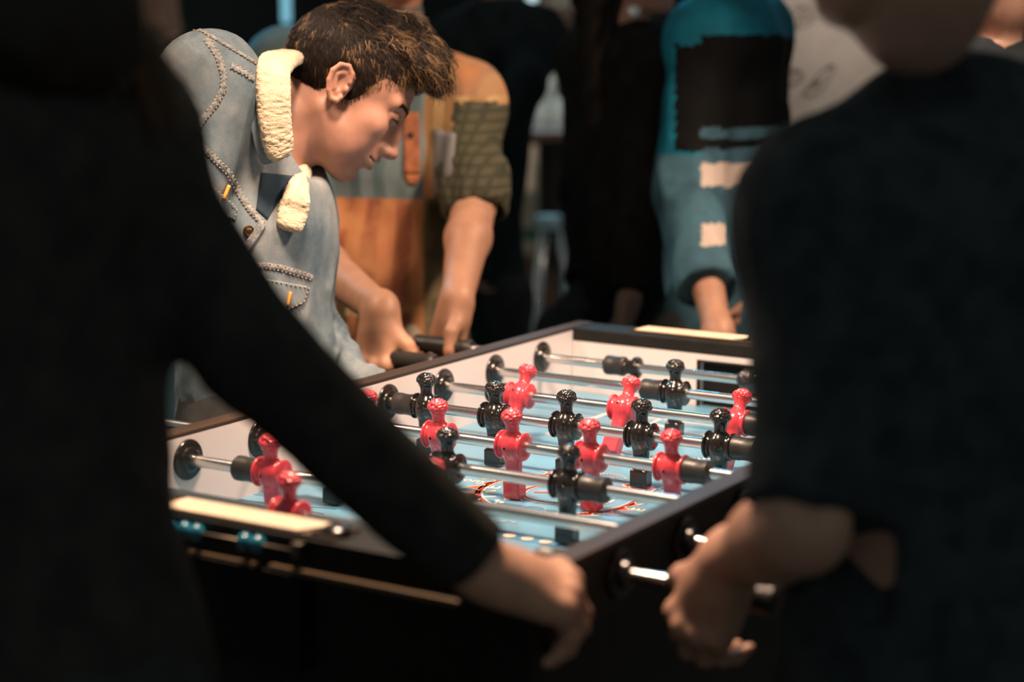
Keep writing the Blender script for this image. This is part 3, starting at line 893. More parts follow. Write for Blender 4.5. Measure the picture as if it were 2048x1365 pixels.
def build_person(name, label, J, skin, top_mat, leg_mat, hands=None, voxel=.010, hand_vox=.0042, head_detail=True, head_vox=None, sleeve=1.0, shirt_grow=.018, hem=-.10,
                 hair=None, w=1.0, folds_amp=.008, pick=None, sleeve_r=(.062, .052, .042), shoes=True, top_name='jacket', group=None, skin_head_scale=1.0, parts=None, leg_name='trousers', lat=.155, neck_r=.055, fold_seed=1):
    """Body as one surface; top, trousers, shoes and hair as its children."""
    hands = hands or {}
    pts = [J[q] for q in J if q not in ('headR', 'f', 'l')]
    lo, hi = bounds(pts, .24)
    lo[2] = max(lo[2], -.02)
    fine = []
    for q in ('L', 'R'):
        if q in hands: fine.append((J['wr' + q] - .13, J['wr' + q] + .13, hand_vox))
    if head_vox: fine.append((J['head'] - .16, J['head'] + .16, head_vox))
    S = Field(lo, hi, voxel, fine)
    torso(S, J, -.012, w=w, lat=lat)
    hw = add_head(S, J['head'], J['headR'], J['neck'], skin_head_scale, neck_r, head_detail)
    for q in ('L', 'R'):
        S.seg(J['sh' + q], J['el' + q], .047 * w, .040 * w, .03); S.seg(J['el' + q], (J['el' + q] * .6 + J['wr' + q] * .4), .040 * w, .039 * w, .02); S.seg(J['el' + q] * .6 + J['wr' + q] * .4, J['wr' + q], .039 * w, .027 * w, .02)
        h = hands.get(q)
        if h: add_hand(S, J['wr' + q], h['f'], h['n'], q == 'L', **{k_: v_ for k_, v_ in h.items() if k_ not in ('f', 'n')})
        else:
            d = nrm(J['wr' + q] - J['el' + q]); add_hand(S, J['wr' + q], d, (J['l'] if q == 'L' else -J['l']), q == 'L', curls=(25, 30, 25))
        S.seg(J['hip' + q], J['kn' + q], .078, .052, .04); S.seg(J['kn' + q], J['an' + q], .052, .036, .03)
        S.seg(J['an' + q] - (0, 0, .03), J['an' + q] + J['f'] * .14 - (0, 0, .05), .036, .028, .02)
    V, F = S.mesh(1); del S
    body = tomesh(name, V, F, skin)
    tag(body, label, 'person', group)
    # upper garment
    G = Field(lo - .03, hi + .03, voxel * .9)
    JJ = dict(J)
    fwd, up, side, shm = torso(G, JJ, shirt_grow - .004, w=w, lat=lat)
    if hem: G.seg(J['pelvis'], J['pelvis'] + up * hem, lat * w + shirt_grow, lat * 1.02 * w + shirt_grow, .04, flat=nrm(np.cross(nrm(J['hipL'] - J['hipR']), up)), ratio=.70)
    cuts = []
    for q in ('L', 'R'):
        sv = sleeve.get(q, 1.0) if isinstance(sleeve, dict) else sleeve
        r0, r1, r2 = sleeve_r
        G.seg(J['sh' + q], J['el' + q], r0 * w, r1 * w, .04)
        if sv > .5:
            e = J['el' + q] + (J['wr' + q] - J['el' + q]) * min(1, (sv - .5) * 2)
            G.seg(J['el' + q], e, r1 * w, r2 * w + (r1 - r2) * w * max(0, 1 - (sv - .5) * 2), .02)
            cuts.append((e, nrm(J['wr' + q] - J['el' + q])))
        else:
            e = J['sh' + q] + (J['el' + q] - J['sh' + q]) * sv * 2
            cuts.append((e, nrm(J['el' + q] - J['sh' + q])))
    for e, d in cuts:                        # clean cuffs
        G.slab(e + d * .042, basis(d, (0.13, .2, 1) if abs(d[2]) > .9 else (0, 0, 1)), (.042, .078, .078), .004, .004, 'cut')
    nb = J['neck']; nd = nrm(J['head'] - nb)
    G.slab(nb + nd * .11, basis(nd, fwd), (.075, .17, .17), .01, .01, 'cut')
    G.seg(nb - nd * .03, nb + nd * .06, neck_r + .004, neck_r + .012, .01, mode='cut')
    V2, F2 = G.mesh(2); del G
    V2 = folds(V2, F2, folds_amp, 11, up, .45, seed=fold_seed); V2 = relax(V2, F2, .3)
    top = tomesh(top_name, V2, F2, top_mat, body, pick)
    # trousers
    T = Field(*bounds([J[q] for q in ('pelvis', 'hipL', 'hipR', 'knL', 'knR', 'anL', 'anR')], .22), voxel * 1.1)
    hs = nrm(J['hipL'] - J['hipR']); hf = nrm(np.cross(hs, up))
    T.seg(J['pelvis'] + up * .06, J['pelvis'] - up * .03, lat * .92 * w + .008, lat * w + .008, .03, flat=hf, ratio=.70)
    for q in ('L', 'R'):
        T.seg(J['hip' + q], J['kn' + q], .094, .070, .05); T.seg(J['kn' + q], J['an' + q] + (0, 0, -.02), .070, .058, .03)
    V3, F3 = T.mesh(2); del T
    V3 = folds(V3, F3, .008, 9, (0, 0, 1), .5, seed=fold_seed + 3)
    leg = tomesh(leg_name, V3, F3, leg_mat, body)
    if shoes:
        for q in ('L', 'R'):
            S = Field(*bounds([J['an' + q], J['an' + q] + J['f'] * .2], .11), .008)
            a = J['an' + q]; S.seg((a[0], a[1], .062), np.array([a[0], a[1], .045]) + J['f'] * .15, .050, .042, .03, flat=(0, 0, 1), ratio=.9)
            S.seg((a[0] - J['f'][0] * .03, a[1] - J['f'][1] * .03, .05), (a[0], a[1], .10), .046, .046, .03)
            S.slab((a[0], a[1], -.05), np.eye(3), (.4, .4, .05), .001, .004, 'cut')
            V4, F4 = S.mesh(1); tomesh('shoe', V4, F4, M_black, body)
    if hair: hair(body, J, hw)
    return body, top, leg, (V, F), (V2, F2), hw
def hair_cap(material, length=.02, long=0.0, low=0.0, style='short', seed=1, strands=1600, mats=None):
    """A hair shape over the skull with loose strands on it."""
    def f(body, J, w):
        R = J['headR']; c = np.asarray(J['head'], float); sc = 1.0
        S = Field(c - .22 - np.array([0, 0, long]), c + .2, .007)
        def W(p): return c + np.asarray(p, float) @ R
        S.ell(W((-.020, 0, .038)), (.106, .086, .092), R, 0)
        S.ell(W((.020, 0, .065)), (.075, .070, .058), R, .02)
        if long:
            for s in (-1, 0, 1):
                p0 = W((-.045, s * .06, .03)); p1 = W((-.055, s * .082, -.06)); p2 = W((-.05, s * .09, -.06)) - np.array([0, 0, long])
                S.chain([p0, p1, p2], [.06, .05, .03], .03)
        if low: S.chain([W((-.06, 0, .0)), W((-.062, 0, -.05)), W((-.055, 0, -.05 - low))], [.075, .066, .050], .02)
        S.slab(W((.135, 0, -.05)), R, (.11, .09, .115), .02, .015, 'cut')
        if not long: S.slab(W((0, 0, -.135 - low)), R, (.2, .2, .10), .02, .015, 'cut')
        V, F = S.mesh(2)
        V = folds(V, F, .012, 26, R[2] * .8 + R[0] * .4, .25, seed)
        h = tomesh('hair', V, F, material, body)
        return h
    return f
# ---------------------------------------------------------------- the man in the denim jacket
def denim():
    m, nt, b = nmat('washed_denim')
    b.inputs['Roughness'].default_value = .85; b.inputs['Specular IOR Level'].default_value = .15
    tc = nt.nodes.new('ShaderNodeTexCoord')
    n1 = nt.nodes.new('ShaderNodeTexNoise'); n1.inputs['Scale'].default_value = 9; n1.inputs['Detail'].default_value = 6; n1.inputs['Roughness'].default_value = .65
    n2 = nt.nodes.new('ShaderNodeTexNoise'); n2.inputs['Scale'].default_value = 420; n2.inputs['Detail'].default_value = 2
    wv = nt.nodes.new('ShaderNodeTexWave'); wv.bands_direction = 'DIAGONAL'; wv.inputs['Scale'].default_value = 260; wv.inputs['Distortion'].default_value = 1.5
    for n in (n1, n2, wv): nt.links.new(tc.outputs['Object'], n.inputs['Vector'])
    r = nt.nodes.new('ShaderNodeValToRGB')
    e = r.color_ramp.elements
    e[0].position = .30; e[0].color = (.07, .12, .16, 1); e[1].position = .74; e[1].color = (.33, .34, .34, 1)
    q = e.new(.50); q.color = (.18, .23, .26, 1)
    nt.links.new(n1.outputs['Fac'], r.inputs[0])
    mx = nt.nodes.new('ShaderNodeMix'); mx.data_type = 'RGBA'; mx.blend_type = 'MULTIPLY'; mx.inputs[0].default_value = .35
    nt.links.new(r.outputs[0], mx.inputs[6]); nt.links.new(n2.outputs['Fac'], mx.inputs[7]); nt.links.new(mx.outputs[2], b.inputs['Base Color'])
    ad = nt.nodes.new('ShaderNodeMath'); ad.operation = 'ADD'; nt.links.new(wv.outputs['Fac'], ad.inputs[0]); nt.links.new(n2.outputs['Fac'], ad.inputs[1])
    bp = nt.nodes.new('ShaderNodeBump'); bp.inputs['Strength'].default_value = .35; bp.inputs['Distance'].default_value = .0012
    nt.links.new(ad.outputs[0], bp.inputs['Height']); nt.links.new(bp.outputs[0], b.inputs['Normal'])
    return m
M_denim = denim()
M_denim_shade = mat('shaded_denim', (.025, .042, .058), .9, vary=.25, scale=40)  # darker copy of the denim, with the collar's shade put into its colour
M_stitch = mat('tan_stitch', (.50, .36, .22), .8)
M_seam = mat('faded_seam', (.19, .20, .205), .9, vary=.4, scale=160)
M_tab = mat('orange_thread', (.75, .28, .05), .7)
M_sherpa = mat('cream_fleece', (.58, .46, .32), .95, vary=.08, scale=90, bump=.6, bscale=500, sheen=.3)
M_tee = mat('dark_tee', (.05, .045, .045), .9)
M_trouser_dk = mat('dark_trousers', (.035, .037, .037), .85, vary=.2, scale=30)

hf = nrm(RT * math.cos(math.radians(36)) - UP * math.sin(math.radians(36)) + FW * .10)
hu = nrm(RT * math.sin(math.radians(36)) + UP * math.cos(math.radians(36)))
P1 = {}
P1['headR'] = basis(hf, hu)
P1['head'] = px(688, 180, 3.0)
P1['neck'] = px(556, 268, 2.98)
P1['shR'] = px(418, 168, 2.82); P1['shL'] = px(582, 430, 3.10)
P1['chest'] = px(490, 450, 2.98); P1['waist'] = px(505, 650, 3.0); P1['pelvis'] = px(520, 810, 3.03)
P1['elR'] = px(330, 470, 2.78); P1['wrR'] = rel(-.30, .615, .10)
P1['elL'] = px(575, 640, 3.10); P1['wrL'] = px(738, 800, 3.04)
P1['f'] = nrm(np.array([.85, .3, 0])); P1['l'] = np.array([-P1['f'][1], P1['f'][0], 0])
pb = P1['pelvis']
for q, s in (('L', 1), ('R', -1)):
    P1['hip' + q] = pb + P1['l'] * s * .085 - (0, 0, .03)
    P1['kn' + q] = np.array([pb[0], pb[1], .48]) + P1['l'] * s * .12 + P1['f'] * (.02 if s > 0 else -.10)
    P1['an' + q] = np.array([pb[0], pb[1], .085]) + P1['l'] * s * .16 + P1['f'] * (-.06 if s > 0 else -.26)

pts = [P1[q] for q in ('head', 'neck', 'shR', 'shL', 'elR', 'wrR', 'elL', 'wrL', 'pelvis')]
lo, hi = bounds(pts, .20); lo[2] = .0
S = Field(lo, hi, .009, [(P1['head'] - np.array([.115, .125, .16]), P1['head'] + np.array([.135, .125, .14]), .0019)])
torso(S, P1, -.036, lat=.140)
hw = add_head(S, P1['head'], P1['headR'], P1['neck'], 1.0, .058, True)
for q in ('L', 'R'):
    S.chain([P1['sh' + q], P1['el' + q], P1['wr' + q]], [.045, .038, .027], .03)
    S.chain([P1['hip' + q], P1['kn' + q], P1['an' + q]], [.078, .052, .036], .04)
    S.seg(P1['an' + q] - (0, 0, .03), P1['an' + q] + P1['f'] * .14 - (0, 0, .05), .036, .028, .02)
add_hand(S, P1['wrR'], (.05, -.30, -.95), (-.1, -.95, .3), False, curls=(60, 65, 45))
add_hand(S, P1['wrL'], (.05, .1, -.95), (-.2, .95, .1), True, curls=(30, 35, 25))
V, F = S.mesh(1); del S
man_ = tomesh('person', V, F, skin_mat('ruddy_skin', (.43, .215, .15)))
tag(man_, 'man in a washed denim jacket with fleece collar leaning over the foosball table in profile', 'person')
SK = Skin(V, F)
# eye, brow, teeth
R1 = P1['headR']; HC = P1['head']
def hp(x, y, z): return HC + np.array([x, y, z]) @ R1
m = MB(); m.tube([hp(.0925 - .35 * abs(y) ** 1.5 * 8, y, -.0640) for y in np.linspace(-.017, .017, 9)], .0042, 8); m.build('teeth', M_teeth, man_)
def strands(name, roots, parent, mats, n_seg=5, r0=.00055):
    """roots: (point, list of points, material)"""
    nv = 3; vs = []; fs = []; mi = []
    for pts_, k in roots:
        pts_ = np.array(pts_); b = len(vs); m_ = len(pts_)
        t = np.gradient(pts_, axis=0); t /= np.maximum(np.linalg.norm(t, axis=1), 1e-9)[:, None]
        u = np.cross(t, (.3, .5, .81)); u /= np.maximum(np.linalg.norm(u, axis=1), 1e-9)[:, None]; v = np.cross(t, u)
        for i in range(m_):
            r = r0 * (1 - .75 * i / (m_ - 1))
            for j in range(nv):
                a = 2 * math.pi * j / nv; vs.append(pts_[i] + r * (u[i] * math.cos(a) + v[i] * math.sin(a)))
        for i in range(m_ - 1):
            for j in range(nv):
                fs.append((b + i * nv + j, b + i * nv + (j + 1) % nv, b + (i + 1) * nv + (j + 1) % nv, b + (i + 1) * nv + j)); mi.append(k)
    vs = np.array(vs); fs = np.array(fs, np.int32); mi = np.array(mi)
    return tomesh(name, vs, fs, mats, parent, pick=lambda C: mi)
# eyelashes along the lid line
for s in (-1, 1):
    q_ = []
    for t in np.linspace(0, 1, 12):
        h_ = SK.t.find_nearest(Vector(hp(.100 - .014 * t, s * (.019 + .029 * t), .0066 + .0012 * math.sin(t * 3.1) - .0005 * t))); q_.append(h_[0] + h_[1] * .0006)
    mb = MB(); mb.tube(q_, [.0010, .0015, .0018, .0021, .0022, .0022, .0022, .0021, .0018, .0015, .0012, .0008], 6); mb.build('eyelashes', M_hair_dk, man_)
# eyebrows
rt_ = []
for s in (-1, 1):
    for i in range(150):
        t = rng.random(); y = s * (.012 + .036 * t); z = .0225 + .009 * math.sin(t * 2.2) + rng.normal(0, .0016); x = .1065 - .022 * t ** 1.7
        p = hp(x, y, z); d = R1[1] * s * .9 + R1[2] * (.35 - .6 * t) - R1[0] * .25
        h = SK.t.find_nearest(Vector(p)); p = np.array(h[0]); nn_ = np.array(h[1])
        rt_.append(([p, p + nrm(d) * .004 + nn_ * .0012, p + nrm(d) * .008 + nn_ * .0014], 0))
strands('eyebrows', rt_, man_, [M_hair_dk], r0=.0006)
# hair: short faded sides, longer top swept forward into a quiff
S = Field(HC - .19, HC + .21, .0042)
S.ell(hp(-.016, 0, .036), (.1045, .0825, .0885), R1, 0)
S.ell(hp(.030, 0, .062), (.070, .064, .062), R1, .02)
S.chain([hp(-.04, 0, .110), hp(.025, 0, .126), hp(.078, -.005, .116), hp(.112, -.01, .102)], [.024, .026, .021, .013], .03)
S.chain([hp(.03, -.035, .100), hp(.075, -.034, .098), hp(.108, -.034, .086)], [.024, .019, .010], .02)
S.chain([hp(.03, .03, .104), hp(.075, .03, .104), hp(.108, .03, .090)], [.024, .019, .010], .02)
S.slab(hp(.168, 0, -.035), R1, (.088, .12, .098), .012, .012, 'cut')
S.slab(hp(.10, 0, -.105), R1, (.082, .12, .075), .03, .01, 'cut')
S.slab(hp(0, 0, -.165), R1, (.2, .2, .110), .02, .015, 'cut')
for s in (-1, 1): S.ell(hp(-.008, s * .092, -.002), (.026, .032, .036), R1, .008, 'cut')
HV, HF = S.mesh(2); del S
HN = normals(HV, HF); HL = (HV - HC) @ R1.T
HV2 = folds(HV, HF, .010, 34, R1[0] * .8 + R1[2] * -.3, .22, 2, mask=lambda q: np.clip((((q - HC) @ R1.T)[:, 2] - .06) / .04, 0, 1))
hair1 = tomesh('hair', HV2, HF, mat('hair_base', (.012, .007, .005), .75, spec=.2), man_)
tag(hair1, 'dark brown hair cropped at the sides with a long swept top')
cand = np.where(HL[:, 2] > -.060)[0]; roots = []
for i in rng.choice(cand, 9000):
    p = HV2[i]; l = HL[i]; n_ = HN[i]
    top = np.clip((l[2] - .060) / .035, 0, 1)
    side_d = R1[0] * .55 - R1[2] * .85
    top_d = R1[0] * 1.0 + R1[2] * .05
    d = nrm(side_d * (1 - top) + top_d * top + rng.normal(0, .16 + .18 * top, 3))
    if l[0] > .05: d = nrm(d - R1[2] * .35 * top)
    L = (.013 + .013 * top) * rng.uniform(.7, 1.3)
    if l[0] > .07 and top > .3: L *= 1.25
    d = d - n_ * (d @ n_) * .8
    lift = .16 + .25 * top * rng.random()
    q = [p - n_ * .001]
    for j in range(1, 5):
        t = j / 4
        q.append(p + d * L * t + n_ * L * lift * t * (1.25 - t) + nrm(np.cross(d, n_)) * .0035 * top * math.sin(t * 3 + i))
    cl = float(vnoise(np.array([p * 75.0]))[0]) + rng.normal(0, .10) - .10 * (l[0] < -.02) + .05 * (l[0] > .03)  # paler strands forward, darker behind: light and shade put into the colour
    k = 0 if cl < .50 else (1 if cl < .64 else 2)
    if l[2] < .0 and l[0] < -.03: k = 0 if rng.random() < .75 else 1
    roots.append((q, k))
strands('hair_strands', roots, hair1, [M_hair_dk, M_hair_md, M_hair_lit], r0=.0007)
# denim jacket
lo2, hi2 = bounds([P1[q] for q in ('neck', 'shR', 'shL', 'elR', 'wrR', 'elL', 'wrL', 'pelvis')], .22)
G = Field(lo2, hi2, .0058)
fwd1, up1, side1, shm1 = torso(G, P1, .004, lat=.140, k=.045)
G.seg(P1['waist'], P1['pelvis'] - up1 * .02, .138, .152, .05, flat=fwd1, ratio=.74)
G.ell(px(575, 470, 3.0), (.062, .080, .10), basis(fwd1, up1), .05)
G.chain([P1['shR'], P1['elR'], P1['wrR'] + (0, 0, .02)], [.078, .064, .045], .03)
G.chain([P1['shL'], P1['elL'], P1['wrL']], [.060, .054, .044], .025)
nd = nrm(P1['head'] - P1['neck'])
G.seg(P1['neck'] - nd * .05, P1['neck'] + nd * .14, .058, .105, .012, mode='cut')
G.ell(px(625, 262, 2.95), (.062, .075, .075), None, .02, 'cut')
JV, JF = G.mesh(2); del G
JV = folds(JV, JF, .013, 13, nrm(up1 + RT * .5), .45, 4, mask=lambda q: np.clip((1.25 - q[:, 2]) / .25, .35, 1))
armd = nrm(P1['wrL'] - P1['elL']); ael = P1['elL']
def arm_mask(q):
    t = np.clip((q - ael) @ armd / .24, 0, 1); d = np.linalg.norm(q - ael - np.outer(t * .24, armd), axis=1); return np.clip((.095 - d) / .03, 0, 1)
JV = folds(JV, JF, .016, 26, np.cross(armd, FW), .3, 5, mask=arm_mask)
jacket = tomesh('denim_jacket', JV, JF, M_denim, man_)
JS = Skin(JV, JF)
def seam(name, pts_, r, m, parent, off=.0006, step=4):
    q = JS.line(pts_, off, step)
    if len(q) < 2: return None
    mb = MB(); bm_ = mb.bm; prev = None
    for i, p in enumerate(q):
        a_, b_ = q[max(0, i - 1)], q[min(len(q) - 1, i + 1)]; t_ = (b_ - a_)
        if t_.length < 1e-7: continue
        nn = Vector(JS.t.find_nearest(p)[1]); nn = nn if nn.dot(Vector(FW)) < 0 else -nn
        sd = t_.normalized().cross(nn).normalized() * r; hh = nn * (.0016 + .0007 * math.sin(i * 1.9))
        ring = [bm_.verts.new(p - sd), bm_.verts.new(p - sd * .8 + hh), bm_.verts.new(p + sd * .8 + hh), bm_.verts.new(p + sd)]
        if prev:
            for k in range(3): bm_.faces.new((prev[k], prev[k + 1], ring[k + 1], ring[k]))
        prev = ring
    bmesh.ops.recalc_face_normals(bm_, faces=bm_.faces)
    return mb.build(name, m, parent, True)
def offset(pts_, d):
    out = []
    for i, p in enumerate(pts_):
        a = np.array(pts_[max(0, i - 1)], float); b = np.array(pts_[min(len(pts_) - 1, i + 1)], float); t = b - a; t /= max(np.linalg.norm(t), 1e-6)
        out.append((p[0] - t[1] * d, p[1] + t[0] * d))
    return out
SE = {'armhole': [(412, 78), (436, 112), (447, 150), (446, 180), (430, 210), (405, 240), (388, 268)],
      'yoke': [(385, 275), (420, 310), (455, 345), (480, 390), (500, 420), (525, 447)],
      'shoulder': [(372, 56), (405, 62), (455, 92), (515, 128)], 'back_yoke': [(462, 132), (490, 146), (508, 160)],
      'chest': [(490, 534), (530, 532), (560, 536), (600, 548), (624, 556)]}
for nme, q in SE.items():
    seam('%s_seam' % nme, q,   .0046 if nme != 'shoulder' else .0032, M_seam, jacket, .0002)
    for d in (-5.5, 5.5) if nme != 'shoulder' else (3,):
        q2 = JS.line(offset(q, d), .0018, 2.6)
        mb = MB()
        for i in range(0, len(q2) - 2, 3): mb.tube([q2[i], q2[i + 1]], .0009, 4)
        if len(q2) > 3: tag(mb.build('%s_stitches' % nme, M_stitch, jacket), kind='stuff')
def flap(name, quad, m, parent, th=.004):
    p = JS.patch(name, quad, th, m, parent, 16); return p
fl1 = flap('pocket_flap', [(506, 553), (616, 574), (606, 606), (548, 632)], M_denim, jacket, .005)
def outline_st(quad, parent, inset=.10):
    c = np.mean(np.array(quad, float), 0); q = [tuple(np.array(p) * (1 - inset) + c * inset) for p in quad]
    pl_ = JS.line(q + [q[0]], .0062, 3); mb = MB()
    for i in range(0, len(pl_) - 2, 3): mb.tube([pl_[i], pl_[i + 1]], .0009, 4)
    tag(mb.build('flap_stitches', M_stitch, parent), kind='stuff')
outline_st([(506, 553), (616, 574), (606, 606), (548, 632)], fl1)
mb = MB(); q = JS.line([(575, 584), (568, 612)], .0062, 4)
mb.tube(q, .0026, 6); mb.build('buttonhole', M_tab, fl1)
fl2 = flap('pocket_flap', [(400, 352), (474, 420), (470, 442), (432, 428)], M_denim, jacket, .004)
outline_st([(400, 352), (474, 420), (470, 442), (432, 428)], fl2)
mb = MB(); mb.tube(JS.line([(452, 370), (441, 397)], .0050, 4), .0028, 6); mb.build('thread_tab', M_tab, fl2)
h = JS.hit(497, 463, .001)
mb = MB(); mb.lathe([(0, -.001), (.0085, -.001), (.0088, .001), (.0070, .0028), (.0050, .0022), (.0022, .0035), (0, .0036)], 'Z', n=20, M=Matrix.Translation(h[0]) @ h[1].to_track_quat('Z', 'Y').to_matrix().to_4x4()); mb.build('button', mat('aged_brass', (.10, .055, .025), .3, metal=.8), jacket)
pl1 = flap('placket', [(520, 442), (530, 452), (492, 508), (478, 500)], M_seam, jacket, .005)
# the open front: dark patch laid on for the shade under the collar
flap('collar_shade', [(522, 345), (588, 352), (534, 440), (512, 420)], M_denim_shade, jacket, .0015)
# fleece collar
def spline(P, n):
    P = [np.asarray(p, float) for p in P]; P = [2 * P[0] - P[1]] + P + [2 * P[-1] - P[-2]]; out = []
    for i in range(1, len(P) - 2):
        for t in np.linspace(0, 1, n, endpoint=False):
            a_, b_, c_, d_ = P[i - 1:i + 3]
            out.append(.5 * (2 * b_ + (c_ - a_) * t + (2 * a_ - 5 * b_ + 4 * c_ - d_) * t * t + (3 * b_ - a_ - 3 * c_ + d_) * t ** 3))
    out.append(P[-2]); return np.array(out)
def band(name, pts_, rs, nd_, thick, m, parent, seed, fuzz, nsec=40, sub=26):
    """A flat padded band swept along a path, with a fuzzy surface."""
    C = spline(pts_, sub); r_ = np.interp(np.linspace(0, len(pts_) - 1, len(C)), range(len(pts_)), rs)
    D = spline(nd_, sub); T_ = np.gradient(C, axis=0); T_ /= np.linalg.norm(T_, axis=1)[:, None]
    N_ = D - T_ * (D * T_).sum(1)[:, None]; N_ /= np.linalg.norm(N_, axis=1)[:, None]; B_ = np.cross(T_, N_)
    s_ = np.concatenate([[0], np.cumsum(np.linalg.norm(np.diff(C, axis=0), axis=1))]); e_ = np.minimum(s_, s_[-1] - s_) / .010
    e_ = np.sqrt(np.clip(1 - (1 - np.clip(e_, 0, 1)) ** 2, 0.02, 1)); V_ = []
    for i in range(len(C)):
        for k in range(nsec):
            a_ = 2 * math.pi * k / nsec; ca, sa = math.cos(a_), math.sin(a_)
            V_.append(C[i] + B_[i] * r_[i] * (.35 + .65 * e_[i]) * math.copysign(abs(ca) ** .7, ca) + N_[i] * thick * e_[i] * math.copysign(abs(sa) ** .8, sa))
    V_ = np.array(V_); n_ = len(C); F_ = []
    for i in range(n_ - 1):
        for k in range(nsec): F_.append((i * nsec + k, i * nsec + (k + 1) % nsec, (i + 1) * nsec + (k + 1) % nsec, (i + 1) * nsec + k))
    for i0 in (0, (n_ - 1) * nsec):                  # close both ends
        for k in range(nsec // 2 - 1):
            q = (i0 + k, i0 + k + 1, i0 + nsec - 2 - k, i0 + nsec - 1 - k)
            F_.append(q if i0 else q[::-1])
    F_ = np.array(F_, np.int32)
    if fuzz:
        Nn = normals(V_, F_)
        if ((V_ - C.mean(0)) * Nn).sum() < 0: Nn = -Nn
        d = np.abs(2 * vnoise(V_ * 300 + seed) - 1) * .6 + np.abs(2 * vnoise(V_ * 120 + seed) - 1) * .4
        V_ = V_ + Nn * (fuzz * (.5 - d))[:, None]
    return tomesh(name, V_, F_, m, parent)
cdir = nrm(-FW * .80 + RT * .35 + UP * .25)
def near(u, v, off, far):                   # a point just proud of the jacket, no deeper than `far`
    h_ = JS.hit(u, v); d_ = far if h_ is None else min(far, float((np.array(h_[0]) - CAM) @ FW) - off)
    return px(u, v, d_)
c_pts = [px(650, 135, 3.12), px(606, 116, 3.03), px(566, 118, 2.90), px(547, 138, 2.815), px(547, 180, 2.795), px(549, 235, 2.798), px(556, 285, 2.808), px(565, 316, 2.82)]
for q_ in () and ((520, 134), (520, 172), (525, 230), (535, 285), (550, 320), (580, 320), (590, 400)): print('HIT', q_, [round(float((np.array(JS.hit(*q_)[0]) - CAM) @ FW), 3) if JS.hit(*q_) else None])
c_fl = [nrm(UP), nrm(UP * .8 - FW * .6), nrm(UP * .4 - FW), cdir, cdir, cdir, cdir, cdir]
band('fleece_collar', c_pts, [.024, .0245, .0248, .0250, .0250, .0245, .0225, .0195], c_fl, .011, M_sherpa, jacket, 1, .0042)
l_pts = [near(612, 335, .010, 3.06), near(598, 380, .016, 3.0), near(586, 425, .016, 2.96), near(578, 462, .014, 2.95)]
band('fleece_lapel', l_pts, [.013, .019, .023, .019], [nrm(-FW * .85 + RT * .35 - UP * .2)] * 4, .009, M_sherpa, jacket, 5, .0040)
# denim backing of the collar behind the fleece
b_pts = [p - cdir * .014 - RT * .008 for p in c_pts[2:]]
band('collar_backing', b_pts, [.0255, .026, .026, .0255, .0235, .0205], c_fl[2:], .005, M_denim, jacket, 2, 0)
# trousers and shoes
T = Field(*bounds([P1[q] for q in ('pelvis', 'hipL', 'hipR', 'knL', 'knR', 'anL', 'anR')], .22), .010)
T.seg(P1['pelvis'] + up1 * .02, P1['pelvis'] - up1 * .06, .146, .158, .03, flat=nrm(np.cross(nrm(P1['hipL'] - P1['hipR']), up1)), ratio=.72)
for q in ('L', 'R'):
    T.chain([P1['hip' + q], P1['kn' + q], P1['an' + q] - (0, 0, .02)], [.096, .072, .060], .05)
V_, F_ = T.mesh(2); tomesh('trousers', folds(V_, F_, .008, 9, (0, 0, 1), .5, 3), F_, M_trouser_dk, man_)
for q in ('L', 'R'):
    a = P1['an' + q]; S = Field(*bounds([a, a + P1['f'] * .2], .11), .008)
    S.seg((a[0], a[1], .062), np.array([a[0], a[1], .045]) + P1['f'] * .15, .050, .042, .03); S.seg((a[0], a[1], .05), (a[0], a[1], .10), .048, .046, .03)
    S.slab((a[0], a[1], -.05), np.eye(3), (.4, .4, .05), .001, .004, 'cut')
    V_, F_ = S.mesh(1); tomesh('shoe', V_, F_, M_black, man_)
# ---------------------------------------------------------------- the man in the patchwork shirt
def proj(P):
    q = np.asarray(P, float) - CAM; d = q @ FW
    return 1024 + FPX * (q @ RT) / d, 682.5 - FPX * (q @ UP) / d
M_pw = [stripes('blue_grey_stripe', (.13, .20, .21), (.22, .27, .28), 7, 'X', c3=(.17, .22, .21)),
        stripes('rust_stripe', (.62, .25, .11), (.40, .14, .07), 6, 'X', c3=(.66, .31, .13)),
        stripes('tan_stripe', (.55, .35, .16), (.38, .21, .09), 7, 'X', c3=(.46, .23, .10)),
        stripes('olive_stripe', (.26, .21, .10), (.14, .12, .06), 8, 'X', c3=(.30, .22, .12)),
        plaid('olive_plaid', (.095, .085, .05), (.055, .055, .035), 16),
        stripes('brown_orange_weave', (.42, .24, .12), (.30, .18, .10), 5, 'X', c3=(.50, .21, .09)),
        mat('teal_grey_cotton', (.16, .22, .22), .85, vary=.25, scale=12)]
def pw_pick(C):
    u, v = proj(C); k = np.full(len(C), 5)
    k[(u < 848) & (v > 150) & (v <= 395)] = 0
    k[(u < 848) & (v > 395)] = 1
    k[(u >= 848) & (v > 190) & (v <= 400)] = 2
    k[(u >= 848) & (v > 400)] = 3
    k[(u > 905) & (v > 205)] = 4
    k[(u < 640)] = 6
    return k
P2 = stand((-.62, 1.40), -18, 1.80)
P2['shL'] = px(928, 205, 3.72); P2['shR'] = px(574, 138, 3.86); P2['neck'] = px(778, 62, 3.82); P2['head'] = px(792, -125, 3.76); P2['headR'] = basis(nrm(-FW + RT * .25 - UP * .15), (0, 0, 1))
P2['chest'] = px(765, 330, 3.80); P2['waist'] = px(765, 520, 3.80); P2['pelvis'] = px(770, 680, 3.82)
P2['elL'] = px(950, 398, 3.62); P2['wrL'] = px(914, 603, 3.40); P2['elR'] = px(585, 480, 3.62); P2['wrR'] = px(762, 622, 3.27)
